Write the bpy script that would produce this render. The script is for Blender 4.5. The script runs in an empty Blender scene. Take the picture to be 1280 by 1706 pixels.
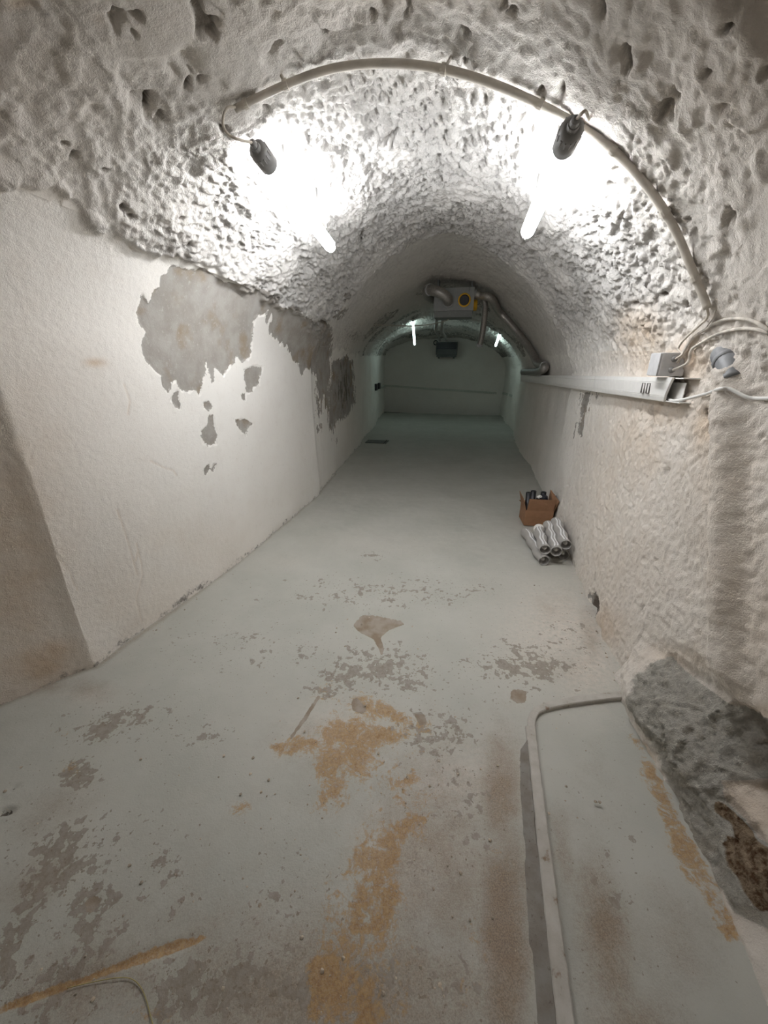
import bpy, bmesh, math, random
import numpy as np
from mathutils import Vector, Matrix
from mathutils.bvhtree import BVHTree

# ------------------------------------------------------------ camera, world, exposure
SC = bpy.context.scene
COL = SC.collection
FPX, HORIZON, EYE = 640.0, 598.0, 1.5            # focal length in px (1280x1706), horizon row, eye height
PITCH = math.atan((853 - HORIZON) / FPX)
CT, ST = math.cos(PITCH), math.sin(PITCH)
AXIS = math.atan(.2)                              # the cellar runs 11 degrees to the right of the view
CA, SA = math.cos(AXIS), math.sin(AXIS)

cam = bpy.data.cameras.new('camera')
cam.sensor_fit = 'HORIZONTAL'; cam.sensor_width = 36; cam.lens = 36 * FPX / 1280
cam.clip_start = .02
co = bpy.data.objects.new('camera', cam); COL.objects.link(co)
co.location = (0, 0, EYE); co.rotation_euler = (math.pi / 2 - PITCH, 0, 0)
SC.camera = co

wd = bpy.data.worlds.new('world'); SC.world = wd; wd.use_nodes = True
wd.node_tree.nodes['Background'].inputs[0].default_value = (.6, .55, .5, 1)
wd.node_tree.nodes['Background'].inputs[1].default_value = .0
SC.view_settings.view_transform = 'Standard'
SC.view_settings.look = 'None'
SC.view_settings.exposure = 0.2
SC.view_settings.gamma = 1.0
SC.view_settings.use_curve_mapping = False
SC.cycles.diffuse_bounces = 7
SC.cycles.max_bounces = 10
SC.cycles.caustics_reflective = False
SC.cycles.caustics_refractive = False
LAMP = 50.0          # emission of the two near tubes
FAR_LAMP = 8.0      # emission of the two tubes at the far end
REAR_FILL = 1.3      # added fill light behind the camera, out of view

random.seed(4)
rng = np.random.default_rng(7)

# ------------------------------------------------------------ frames: cellar coordinates p (across), s (along), z
def W(p, s, z=0.0):
    return Vector((p * CA + s * SA, -p * SA + s * CA, z))

def pix_ray(px, py):
    dx = (px - 640) / FPX; dy = (853 - py) / FPX
    return Vector((dx, CT + dy * ST, -ST + dy * CT))

EYEV = Vector((0, 0, EYE))
def at_z(px, py, z):
    r = pix_ray(px, py); return EYEV + r * ((z - EYE) / r.z)
def at_s(px, py, s):
    r = pix_ray(px, py); return EYEV + r * (s / (r.x * SA + r.y * CA))
def at_p(px, py, p):
    r = pix_ray(px, py); return EYEV + r * (p / (r.x * CA - r.y * SA))

def project(V):
    """world points (n,3) -> photo pixels, depth"""
    d = V[:, 1] * CT - (V[:, 2] - EYE) * ST
    u = V[:, 1] * ST + (V[:, 2] - EYE) * CT
    ds = np.where(d < .05, 1e9, d)
    return 640 + FPX * V[:, 0] / ds, 853 - FPX * u / ds, d

# ------------------------------------------------------------ numeric noise
_perm = rng.permutation(256).astype(np.int32); _perm = np.concatenate([_perm, _perm])
_g = rng.normal(size=(256, 3)).astype(np.float32); _g /= np.linalg.norm(_g, axis=1)[:, None]
def perlin(V, f, off=0.0):
    P = (V * f + off).astype(np.float32)
    I = np.floor(P).astype(np.int32); R = P - I; I &= 255
    U = R * R * R * (R * (R * 6 - 15) + 10)
    out = 0
    for i in (0, 1):
        wx = U[:, 0] if i else 1 - U[:, 0]
        a = _perm[(I[:, 0] + i) & 255]
        for j in (0, 1):
            wy = U[:, 1] if j else 1 - U[:, 1]
            b = _perm[(a + I[:, 1] + j) & 255]
            for k in (0, 1):
                wz = U[:, 2] if k else 1 - U[:, 2]
                g = _g[_perm[(b + I[:, 2] + k) & 255]]
                out = out + wx * wy * wz * (g[:, 0] * (R[:, 0] - i) + g[:, 1] * (R[:, 1] - j) + g[:, 2] * (R[:, 2] - k))
    return out * 1.5
def sst(a, b, x):
    t = np.clip((x - a) / (b - a), 0, 1); return t * t * (3 - 2 * t)

def poly_sd(px, py, pts, scale=1.0, ox=0, oy=0):
    """signed distance in px to a polygon, positive inside; far points get -99"""
    pts = np.array(pts, float) / scale + np.array([ox, oy])
    out = np.full(px.shape, -99.0)
    m = (px > pts[:, 0].min() - 25) & (px < pts[:, 0].max() + 25) & (py > pts[:, 1].min() - 25) & (py < pts[:, 1].max() + 25)
    x, y = px[m], py[m]
    d2 = np.full(x.shape, 1e9); ins = np.zeros(x.shape, bool)
    n = len(pts)
    for i in range(n):
        a, b = pts[i], pts[(i + 1) % n]
        e = b - a; L = max(e @ e, 1e-9)
        t = np.clip(((x - a[0]) * e[0] + (y - a[1]) * e[1]) / L, 0, 1)
        d2 = np.minimum(d2, (x - a[0] - t * e[0]) ** 2 + (y - a[1] - t * e[1]) ** 2)
        c = (a[1] > y) != (b[1] > y)
        if abs(e[1]) > 1e-9:
            ins ^= c & (x < a[0] + (y - a[1]) / e[1] * e[0])
    d = np.sqrt(d2); out[m] = np.where(ins, d, -d)
    return out
def blob(px, py, x, y, rx, ry, ang=0):
    a = math.radians(ang); dx, dy = px - x, py - y
    u = (dx * math.cos(a) + dy * math.sin(a)) / rx; v = (-dx * math.sin(a) + dy * math.cos(a)) / ry
    return np.exp(-np.minimum(u * u + v * v, 60))

# ------------------------------------------------------------ materials
class NT:
    def __init__(self, name):
        self.m = bpy.data.materials.new(name); self.m.use_nodes = True
        self.t = self.m.node_tree; self.b = self.t.nodes['Principled BSDF']
        self.tc = None
    def n(self, typ, **k):
        x = self.t.nodes.new(typ)
        for a, v in k.items(): setattr(x, a, v)
        return x
    def l(self, a, b): self.t.links.new(a, b)
    def coord(self):
        if not self.tc: self.tc = self.n('ShaderNodeTexCoord')
        return self.tc.outputs['Object']
    def noise(self, scale, detail=4, rough=.55, vec=None, dist=0):
        x = self.n('ShaderNodeTexNoise'); x.inputs['Scale'].default_value = scale
        x.inputs['Detail'].default_value = detail; x.inputs['Roughness'].default_value = rough
        x.inputs['Distortion'].default_value = dist
        self.l(vec or self.coord(), x.inputs['Vector']); return x.outputs['Fac']
    def val(self, v, sock):
        if isinstance(v, (int, float)): sock.default_value = v
        elif isinstance(v, tuple): sock.default_value = (*v, 1) if len(v) == 3 else v
        else: self.l(v, sock)
    def math(self, op, a, b=0.0, clamp=False):
        x = self.n('ShaderNodeMath', operation=op); x.use_clamp = clamp
        self.val(a, x.inputs[0]); self.val(b, x.inputs[1]); return x.outputs[0]
    def step(self, lo, hi, v, a=0.0, b=1.0):
        x = self.n('ShaderNodeMapRange', interpolation_type='SMOOTHSTEP')
        self.val(v, x.inputs[0]); x.inputs[1].default_value = lo; x.inputs[2].default_value = hi
        x.inputs[3].default_value = a; x.inputs[4].default_value = b; return x.outputs[0]
    def mix(self, f, a, b):
        x = self.n('ShaderNodeMix', data_type='RGBA'); x.clamp_factor = True
        self.val(f, x.inputs[0]); self.val(a, x.inputs[6]); self.val(b, x.inputs[7]); return x.outputs[2]
    def attr(self, name):
        a = self.n('ShaderNodeAttribute', attribute_name=name); s = self.n('ShaderNodeSeparateColor')
        self.l(a.outputs['Color'], s.inputs[0]); return s.outputs
    def bump(self, h, strength=.5, dist=.01, prev=None):
        b = self.n('ShaderNodeBump'); b.inputs['Strength'].default_value = strength; b.inputs['Distance'].default_value = dist
        self.l(h, b.inputs['Height'])
        if prev is not None: self.l(prev, b.inputs['Normal'])
        return b.outputs[0]
    def out(self, col=None, rough=None, nor=None, **k):
        if col is not None: self.val(col, self.b.inputs['Base Color'])
        if rough is not None: self.val(rough, self.b.inputs['Roughness'])
        if nor is not None: self.l(nor, self.b.inputs['Normal'])
        for a, v in k.items(): self.val(v, self.b.inputs[a.replace('_', ' ')])
        return self.m

def plain(name, col, rough=.5, metal=0.0, var=.08, scale=30, bump=0.0, **k):
    """one-colour material with a little grain"""
    t = NT(name)
    n = t.noise(scale, 4)
    f = t.step(.3, .7, n)
    c = t.mix(f, tuple(x * (1 - var) for x in col), tuple(min(1, x * (1 + var)) for x in col))
    nor = t.bump(t.noise(scale * 6, 3), .3, bump) if bump else None
    return t.out(c, rough, nor, Metallic=metal, **k)

def plaster_material():
    t = NT('whitewashed_plaster')
    a = t.attr('wear'); b = t.attr('wear_b'); g = t.attr('grime')
    n1 = t.noise(1.6, 3); n2 = t.noise(9, 5); n3 = t.noise(46, 6, .65); n4 = t.noise(150, 4, .65); n6 = t.noise(105, 5, .7, None, .6)
    col = t.mix(t.step(.35, .7, n1), (.84, .82, .785), (.80, .775, .74))
    col = t.mix(t.math('MULTIPLY', t.step(.5, .75, n2), .3), col, (.74, .70, .655))
    # old greyish-beige lime on the thrown plaster (grime R) and pinkish beige near the entrance (grime G)
    col = t.mix(g[0], col, t.mix(t.step(.3, .7, n2), (.54, .52, .50), (.63, .61, .585)))
    col = t.mix(g[1], col, t.mix(t.step(.3, .7, n1), (.82, .735, .655), (.77, .685, .60)))
    col = t.mix(t.math('MULTIPLY', t.step(.56, .72, n3), .22), col, (.50, .46, .41))
    # tan damp stains, plus shade painted into the left recess (G)
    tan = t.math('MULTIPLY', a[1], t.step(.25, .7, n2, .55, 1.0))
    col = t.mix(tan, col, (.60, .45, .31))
    # crisp peeling to grey render (R)
    pf = t.math('ADD', a[0], t.math('ADD', t.math('MULTIPLY', t.math('SUBTRACT', n3, .5), .9), t.math('MULTIPLY', t.math('SUBTRACT', t.noise(17, 5, .6), .5), .5)))
    pm = t.step(.47, .53, pf)
    grey = t.mix(t.step(.3, .7, n2), (.30, .277, .25), (.375, .357, .333))
    grey = t.mix(t.step(.5, .7, t.noise(5, 4)), grey, (.285, .235, .18))
    grey = t.mix(t.step(.55, .72, n3), grey, (.42, .40, .375))
    col = t.mix(pm, col, grey)
    # mould and soot specks (B)
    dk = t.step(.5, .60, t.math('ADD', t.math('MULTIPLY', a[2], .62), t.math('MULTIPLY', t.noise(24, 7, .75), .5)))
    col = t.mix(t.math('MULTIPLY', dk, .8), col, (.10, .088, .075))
    # rough grey cement (wear_b R), brown masonry (wear_b G), shade painted into the bare pits (wear_b B)
    cem = t.mix(t.step(.3, .7, n3), (.50, .475, .425), (.66, .63, .57))
    cem = t.mix(t.math('MULTIPLY', t.step(.5, .7, n2), .5), cem, (.42, .37, .29))
    col = t.mix(t.step(.35, .65, t.math('ADD', b[0], t.math('MULTIPLY', t.math('SUBTRACT', n2, .5), .5))), col, cem)
    brn = t.mix(t.step(.35, .65, n3), (.12, .065, .035), (.42, .32, .22))
    col = t.mix(t.step(.4, .6, t.math('ADD', b[1], t.math('MULTIPLY', t.math('SUBTRACT', n2, .5), .8))), col, brn)
    col = t.mix(b[2], col, (.12, .095, .075))
    rg = t.math('ADD', g[2], .0)
    b1 = t.n('ShaderNodeBump'); b1.inputs['Distance'].default_value = .006; t.l(n4, b1.inputs['Height']); t.l(t.math('MULTIPLY', rg, .8), b1.inputs['Strength'])
    b2 = t.n('ShaderNodeBump'); b2.inputs['Distance'].default_value = .016; t.l(n6, b2.inputs['Height']); t.l(rg, b2.inputs['Strength']); t.l(b1.outputs[0], b2.inputs['Normal'])
    return t.out(col, .92, b2.outputs[0], Specular_IOR_Level=.12)

def floor_material():
    t = NT('worn_painted_concrete')
    a = t.attr('wear'); b = t.attr('wear_b')
    n1 = t.noise(2.2, 4); n2 = t.noise(11, 6, .6); n3 = t.noise(42, 6, .62); n4 = t.noise(150, 4, .6); n5 = t.noise(19, 3, .5)
    col = t.mix(t.step(.3, .7, n1), (.425, .428, .39), (.48, .478, .44))
    col = t.mix(t.math('MULTIPLY', t.step(.52, .72, n2), .3), col, (.50, .50, .465))
    # pale dust (wear_b R)
    col = t.mix(t.math('MULTIPLY', b[0], t.step(.3, .65, n3, .35, 1)), col, (.62, .575, .52))
    # brown dirt film (R), granular
    n8 = t.noise(260, 3, .7); n9 = t.noise(75, 4, .7)
    gr = t.math('ADD', t.math('MULTIPLY', n2, .40), t.math('ADD', t.math('MULTIPLY', n9, .30), t.math('MULTIPLY', n8, .30)))
    dirt = t.step(.40, .80, t.math('ADD', t.math('MULTIPLY', a[0], .50), t.math('MULTIPLY', gr, .62)))
    col = t.mix(t.math('MULTIPLY', dirt, .85), col, t.mix(t.step(.35, .65, n8), (.31, .215, .14), (.17, .115, .075)))
    # flaked paint chips (B = how many), larger flakes and small specks
    cf = t.math('ADD', t.math('MULTIPLY', a[2], .27), t.math('ADD', t.math('MULTIPLY', t.noise(27, 3, .55), .36), t.math('ADD', t.math('MULTIPLY', n3, .26), t.math('MULTIPLY', t.noise(8, 3, .6), .38))))
    chip = t.step(.668, .68, cf)
    spk = t.step(.70, .715, t.math('ADD', t.math('MULTIPLY', a[2], .12), t.noise(70, 3, .6)))
    ccol = t.mix(t.step(.35, .65, n3), (.235, .20, .165), (.31, .275, .235))
    col = t.mix(t.math('MULTIPLY', chip, .85), col, ccol)
    col = t.mix(t.math('MULTIPLY', spk, .8), col, (.22, .18, .14))
    # orange rust (G)
    rg = t.math('ADD', t.math('MULTIPLY', t.noise(13, 6, .7, None, 1.2), .62), t.math('MULTIPLY', n9, .38))
    rf = t.math('ADD', t.math('MULTIPLY', a[1], 1.15), t.math('MULTIPLY', t.math('SUBTRACT', rg, .5), 2.2))
    rm = t.step(.36, .66, rf)
    rcol = t.mix(t.step(.35, .65, n9), (.29, .15, .045), (.44, .285, .125))
    col = t.mix(t.math('MULTIPLY', rm, t.step(.3, .6, n8, .55, .9)), col, rcol)
    # the deep flaked patch (wear_b G) and black wet hollows (wear_b B)
    big = t.step(.47, .53, t.math('ADD', b[1], t.math('MULTIPLY', t.math('SUBTRACT', n3, .5), .5)))
    col = t.mix(big, col, t.mix(t.step(.35, .65, n2), (.25, .195, .14), (.36, .315, .265)))
    blk = t.step(.5, .6, t.math('ADD', b[2], t.math('MULTIPLY', t.math('SUBTRACT', n3, .5), .9)))
    col = t.mix(t.math('MULTIPLY', blk, .9), col, (.05, .038, .028))
    nb = t.bump(n4, .35, .003); nb = t.bump(n3, .3, .004, nb)
    nb = t.bump(chip, .25, .0015, nb)
    ro = t.mix(t.math('MULTIPLY', n2, .6), (.42, .42, .42), (.62, .62, .62))
    return t.out(col, t.step(.3, .7, n2, .45, .7), nb, Specular_IOR_Level=.35)

def emit(name, col, e):
    t = NT(name)
    t.out(col, .3, None, Emission_Color=col, Emission_Strength=e)
    t.m.cycles.emission_sampling = 'FRONT_BACK' if False else 'AUTO'
    return t.m

M = {}
M['plaster'] = plaster_material()
M['floor'] = floor_material()
M['lamp'] = emit('lit_tube', (.97, .985, 1.0), LAMP)
M['far_lamp'] = emit('lit_tube_far', (.72, .97, .93), FAR_LAMP)
M['grey_plastic'] = plain('grey_plastic', (.20, .195, .19), .5)
M['light_plastic'] = plain('light_grey_plastic', (.52, .52, .53), .45)
M['pvc'] = plain('cream_pvc', (.56, .52, .46), .5, var=.12, scale=14, bump=.0015)
M['cable'] = plain('cream_cable', (.55, .50, .43), .55, var=.1)
M['painted_cable'] = plain('whitewashed_cable', (.50, .46, .41), .8, var=.35, scale=26, bump=.003)
M['trunking'] = plain('trunking_pvc', (.76, .75, .73), .4, var=.03)
M['seam'] = plain('dark_seam', (.16, .15, .14), .7)
M['duct'] = plain('galvanised_flexible_duct', (.40, .38, .36), .38, metal=.6, var=.15, scale=60)
M['unit'] = plain('unit_shaded_grey_paint', (.29, .30, .295), .5, var=.05)  # grey darkened to carry the shadow of the vault lip
M['unit_low'] = plain('unit_dark_grey', (.20, .21, .205), .5, var=.05)
M['yellow'] = plain('yellow_plastic', (.75, .42, .02), .5)
M['black'] = plain('black_plastic', (.012, .012, .016), .4, var=.3)
M['navy'] = plain('dark_plastic_film', (.02, .022, .032), .22, var=.3)
M['card'] = plain('brown_cardboard', (.30, .16, .085), .8, var=.09, scale=18, bump=.0008)
M['card_in'] = plain('cardboard_inside', (.24, .13, .07), .85, var=.09)
M['sleeve'] = plain('grey_sleeve', (.40, .385, .37), .5, var=.05)
M['stripe'] = plain('white_stripe', (.86, .86, .87), .5, var=.02)
M['hollow'] = plain('tube_inside', (.42, .41, .40), .4, var=.1)
M['white'] = plain('white_plastic', (.88, .86, .83), .5)
M['pipe'] = plain('blue_grey_pipe', (.20, .205, .215), .5, var=.12)
M['steel'] = plain('drain_steel', (.13, .13, .125), .5, metal=.4)
M['yellow_fibre'] = plain('yellow_fibre', (.42, .36, .16), .7)
M['far_unit'] = plain('far_unit_grey', (.11, .115, .115), .5)
M['rail'] = plain('wall_rail', (.55, .55, .50), .7)
M['crumb'] = plain('crumb', (.40, .34, .27), .9, var=.4, scale=40)
t = NT('clear_film'); M['film'] = t.out((.75, .73, .70), .12, t.bump(t.noise(40, 3), .6, .01), Transmission_Weight=.6, Alpha=.55, IOR=1.2)

# concrete kerb material: grey concrete with brown dirt along it
t = NT('kerb_concrete'); n = t.noise(22, 5); n2 = t.noise(120, 3)
c = t.mix(t.step(.3, .7, n), (.50, .48, .445), (.42, .395, .355)); c = t.mix(t.step(.62, .72, n), c, (.24, .175, .12))
M['kerb'] = t.out(c, .75, t.bump(n2, .4, .003))
t = NT('kerb_side_concrete'); n = t.noise(18, 5); n2 = t.noise(90, 4)
c = t.mix(t.step(.3, .7, n), (.25, .24, .22), (.20, .175, .15)); c = t.mix(t.step(.6, .75, n2), c, (.13, .10, .08))
M['kerb_side'] = t.out(c, .85, t.bump(n2, .5, .004))

# ------------------------------------------------------------ object helpers
def link(name, mesh, mat=None, parent=None):
    o = bpy.data.objects.new(name, mesh); COL.objects.link(o)
    if mat is not None and len(mesh.materials) == 0: mesh.materials.append(mat)
    if parent is not None: o.parent = parent
    return o
def tag(o, label, cat, group=None):
    o['label'] = label; o['category'] = cat
    if group: o['group'] = group
    return o
def thing(name, label, cat, loc=(0, 0, 0), group=None, rot=None):
    o = bpy.data.objects.new(name, None); COL.objects.link(o); o.empty_display_size = .05
    o.location = loc
    if rot is not None: o.rotation_euler = rot
    return tag(o, label, cat, group)
def bm_obj(name, bm, mat, parent=None, smooth=False, world=False):
    me = bpy.data.meshes.new(name); bmesh.ops.recalc_face_normals(bm, faces=bm.faces[:]); bm.to_mesh(me); bm.free()
    if smooth:
        for f in me.polygons: f.use_smooth = True
    o = link(name, me, mat, parent)
    if world and parent is not None:            # the mesh was written in world coordinates
        me.transform(Matrix.LocRotScale(parent.location, parent.rotation_euler, None).inverted())
    return o
def struct(o): o['kind'] = 'structure'; return o

def catmull(pts, n=8):
    pts = [Vector(p) for p in pts]
    if len(pts) < 3: return pts
    P = [pts[0] * 2 - pts[1]] + pts + [pts[-1] * 2 - pts[-2]]
    out = []
    for i in range(1, len(P) - 2):
        a, b, c, d = P[i - 1:i + 3]
        for k in range(n):
            t = k / n
            out.append(.5 * (2 * b + (c - a) * t + (2 * a - 5 * b + 4 * c - d) * t * t + (3 * b - a - 3 * c + d) * t ** 3))
    out.append(pts[-1]); return out

def sweep(bm, path, r, seg=10, cap=True, start_angle=0):
    """round tube along a path; r = radius or function of (fraction, length)"""
    path = [Vector(p) for p in path]
    n = len(path); L = [0.0]
    for i in range(1, n): L.append(L[-1] + (path[i] - path[i - 1]).length)
    up = None; rings = []
    for i, p in enumerate(path):
        tg = (path[min(i + 1, n - 1)] - path[max(i - 1, 0)]).normalized()
        if up is None:
            up = tg.orthogonal().normalized()
        up = (up - tg * up.dot(tg)).normalized(); sd = tg.cross(up)
        rr = r(L[i] / max(L[-1], 1e-9), L[i]) if callable(r) else r
        rings.append([bm.verts.new(p + (up * math.cos(2 * math.pi * k / seg) + sd * math.sin(2 * math.pi * k / seg)) * rr) for k in range(seg)])
    for a, b in zip(rings, rings[1:]):
        for k in range(seg): bm.faces.new((a[k], a[(k + 1) % seg], b[(k + 1) % seg], b[k]))
    if cap:
        bm.faces.new(rings[0][::-1]); bm.faces.new(rings[-1])
    return rings
def tube_obj(name, path, r, mat, parent=None, seg=10, world=True):
    bm = bmesh.new(); sweep(bm, path, r, seg); return bm_obj(name, bm, mat, parent, True, world)

def lathe(bm, prof, origin, axis, seg=20):
    """profile [(radius, height)] turned about an axis"""
    axis = Vector(axis).normalized(); u = axis.orthogonal().normalized(); v = axis.cross(u); rings = []
    origin = Vector(origin)
    for r, h in prof:
        if r < 1e-6: rings.append([bm.verts.new(origin + axis * h)])
        else: rings.append([bm.verts.new(origin + axis * h + (u * math.cos(2 * math.pi * k / seg) + v * math.sin(2 * math.pi * k / seg)) * r) for k in range(seg)])
    for a, b in zip(rings, rings[1:]):
        for k in range(seg):
            q = [a[k % len(a)], a[(k + 1) % seg % len(a)], b[(k + 1) % seg % len(b)], b[k % len(b)]]
            q2 = []
            for x in q:
                if x not in q2: q2.append(x)
            if len(q2) >= 3: bm.faces.new(q2)
def box(bm, p0, p1, s0, s1, z0, z1, bev=0.0, frame=W):
    vs = [bm.verts.new(frame(p, s, z)) for z in (z0, z1) for s in (s0, s1) for p in (p0, p1)]
    fs = [bm.faces.new([vs[i] for i in q]) for q in ((0, 1, 3, 2), (4, 6, 7, 5), (0, 4, 5, 1), (2, 3, 7, 6), (0, 2, 6, 4), (1, 5, 7, 3))]
    if bev:
        es = list({e for f in fs for e in f.edges})
        bmesh.ops.bevel(bm, geom=es, offset=bev, segments=2, profile=.7, affect='EDGES')

# ------------------------------------------------------------ the shell of the cellar
# stations along the cellar: s, left foot p, left spring z, crown p, crown z, right spring p, right spring z, left and right roundness
ST_ = np.array([
    [-2.6, -2.60, 1.60, -.45, 2.50, .95, 1.42, 2.0, 2.0],
    [ .10, -2.60, 1.60, -.45, 2.52, .95, 1.42, 2.0, 2.0],
    [ .94, -2.02, 1.62, -.45, 2.51, .95, 1.42, 2.0, 2.0],
    [1.19, -1.84, 1.62, -.45, 2.50, .94, 1.42, 2.0, 2.0],
    [1.24, -1.79, 1.62, -.45, 2.49, .94, 1.42, 2.0, 1.8],
    [1.75, -1.73, 1.60, -.45, 2.47, .93, 1.40, 2.0, 1.75],
    [2.40, -1.66, 1.60, -.42, 2.50, .94, 1.40, 2.0, 1.75],
    [3.20, -1.63, 1.52, -.36, 2.52, .96, 1.38, 1.8, 1.75],
    [4.10, -1.61, 1.42, -.26, 2.55, .98, 1.30, 1.45, 1.5],
    [4.22, -1.64, 1.44, -.26, 2.70, 1.04, 1.30, 1.6, 1.6],
    [6.00, -1.76, 1.48, -.22, 2.54, 1.08, 1.27, 1.6, 1.6],
    [7.15, -1.85, 1.52, -.35, 2.47, 1.03, 1.25, 1.6, 1.6],
    [7.25, -1.90, 1.54, -.36, 2.47, 1.03, 1.25, 1.65, 1.6],
    [9.20, -2.08, 1.56, -.55, 2.36, 1.14, 1.25, 1.8, 1.8],
    [12.6, -2.48, 1.60, -.78, 1.99, 1.02, 1.30, 2.0, 2.0]])
def station(s):
    return [np.interp(s, ST_[:, 0], ST_[:, k]) for k in range(1, 9)]
ZB = np.array([[-2.6, 2.0], [1.5, 2.05], [2.0, 2.0], [2.6, 1.97], [3.5, 1.88], [4.2, 1.62], [5.2, 1.62], [7.0, 1.55], [12.6, 1.6]])  # where smooth wall meets rough vault, left
# low part of the right wall (p offset, z) near the camera: ledge and hollow
LOWR = {.55: [(.86, 0), (.90, .10), (.97, .17), (1.02, .20), (1.24, .21), (1.30, .30), (1.22, .44), (.97, .55), (.95, .75)],
        1.00: [(.87, 0), (.90, .12), (.95, .20), (1.00, .25), (1.12, .28), (1.15, .34), (1.10, .42), (.97, .49), (.94, .70)],
        1.22: [(.86, 0), (.83, .12), (.85, .22), (.92, .31), (.97, .36), (.99, .39), (.97, .42), (.94, .46), (.94, .66)],
        1.50: [(.84, 0), (.82, .10), (.85, .20), (.89, .27), (.95, .30), (.95, .32), (.94, .36), (.93, .45), (.93, .62)],
        1.72: [(.86, 0), (.88, .06), (.90, .12), (.91, .18), (.92, .24), (.92, .30), (.92, .36), (.92, .45), (.92, .60)]}
LK = sorted(LOWR); LV = np.array([LOWR[k] for k in LK])
NLc, NCc, NRc = 290, 490, 220
def profile_row(s):
    pL, zL, pc, zc, pR, zR, eL, eR = station(s)
    rib = 0.0
    for a, b, h in ((8.3, 8.9, .05), (9.5, 10.1, .05), (10.7, 11.3, .045)):
        rib += h * (sst(a, a + .06, np.float64(s)) - sst(b, b + .06, np.float64(s)))
    zc = zc + rib
    pts = []
    for z in np.linspace(-.06, zL, 24): pts.append((pL + .02 * (z / 1.6), z))
    pl = pL + .02
    for x in np.linspace(1, 0, 90)[1:]:
        xx = math.sin(x * math.pi / 2); pts.append((pc - (pc - pl) * xx, zL + (zc - zL) * (1 - xx ** eL) ** (1 / eL)))
    for x in np.linspace(0, 1, 90)[1:]:
        xx = math.sin(x * math.pi / 2); pts.append((pc + (pR - pc) * xx, zR + (zc - zR) * max(0, 1 - xx ** eR) ** (1 / eR)))
    right = [(pR, z) for z in np.linspace(zR, .8, 10)[1:]]
    low = [(np.interp(s, LK, LV[:, j, 0]), np.interp(s, LK, LV[:, j, 1])) for j in range(LV.shape[1])]
    if s > 1.72:
        low = [(pR - .025 + .02 * z / .6 if s < 7 else pR, z) for z in (0, .06, .12, .18, .24, .30, .36, .45, .6)]
    right += low[::-1] + [(low[0][0], -.06)]
    pts = np.array(pts + right)
    seg = np.hypot(*(np.diff(pts, axis=0).T)); L = np.concatenate([[0], np.cumsum(seg)])
    zb = np.interp(s, ZB[:, 0], ZB[:, 1]); i0 = np.argmax(pts[:, 1] >= zb); la = L[i0]
    ic = int(np.argmax(pts[:, 1])); lb = L[ic + np.argmax(pts[ic:, 1] <= 1.55)]
    q = np.concatenate([np.linspace(0, la, NLc, endpoint=False), np.linspace(la, lb, NCc, endpoint=False), np.linspace(lb, L[-1], NRc)])
    P2, Z2 = np.interp(q, L, pts[:, 0]), np.interp(q, L, pts[:, 1])
    m = int(.30 / ((lb - la) / NCc)); k = np.hanning(2 * m + 3)[1:-1]; k /= k.sum()      # round the crown
    a, b = NLc, NLc + NCc; w = np.clip(np.minimum(np.arange(a, b) - a, b - 1 - np.arange(a, b)) / (2.0 * m), 0, 1)
    for A in (P2, Z2):
        c = A[a:b]; sm = np.convolve(np.pad(c, m, 'edge'), k, 'same')[m:-m]; A[a:b] = c * (1 - w) + sm * w
    return P2, Z2

S_ROWS = np.concatenate([np.arange(-2.6, .25, .09), np.arange(.25, .9, .012), np.arange(.9, 4.4, .0070), np.arange(4.4, 4.5, .011), 4.5 + np.cumsum(np.geomspace(.012, .07, 250))])
S_ROWS = S_ROWS[S_ROWS < 12.55]
NR_ = len(S_ROWS); NU = NLc + NCc + NRc
Pg = np.empty((NR_, NU)); Zg = np.empty((NR_, NU))
for i, s in enumerate(S_ROWS): Pg[i], Zg[i] = profile_row(float(s))
# soften the low right profile along the cellar
Sg = np.repeat(S_ROWS[:, None], NU, 1)
BASE = np.stack([Pg * CA + Sg * SA, -Pg * SA + Sg * CA, Zg], -1)
du = np.gradient(BASE, axis=1); dv = np.gradient(BASE, axis=0)
NOR = np.cross(du, dv); NOR /= np.linalg.norm(NOR, axis=-1)[..., None] + 1e-12
ctr = np.stack([(-.4) * CA + Sg * SA, .4 * SA + Sg * CA, np.full_like(Sg, 1.2)], -1)
flip = np.sign(np.sum(NOR * (ctr - BASE), -1)); flip[flip == 0] = 1
med = np.sign(np.median(flip)); NOR *= med           # pointing into the room
V = BASE.reshape(-1, 3); N_ = NOR.reshape(-1, 3); p_, s_, z_ = Pg.ravel(), Sg.ravel(), Zg.ravel()
col_i = np.tile(np.arange(NU), NR_)
px, py, dep = project(V)
vis = dep > .2
px = np.where(vis, px, -9e3); py = np.where(vis, py, -9e3)
isL, isC, isR = col_i < NLc, (col_i >= NLc) & (col_i < NLc + NCc), col_i >= NLc + NCc
zbr = np.interp(s_, ZB[:, 0], ZB[:, 1])

n07 = perlin(V, .8, 3.1); n2a = perlin(V, 2.3, 11.7); n5 = perlin(V, 5.5, 5.3); n12 = perlin(V, 12, 1.9)
n24 = perlin(V, 24, 8.8); n45 = perlin(V, 44, 2.2); n80 = perlin(V, 78, 6.4)
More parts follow.
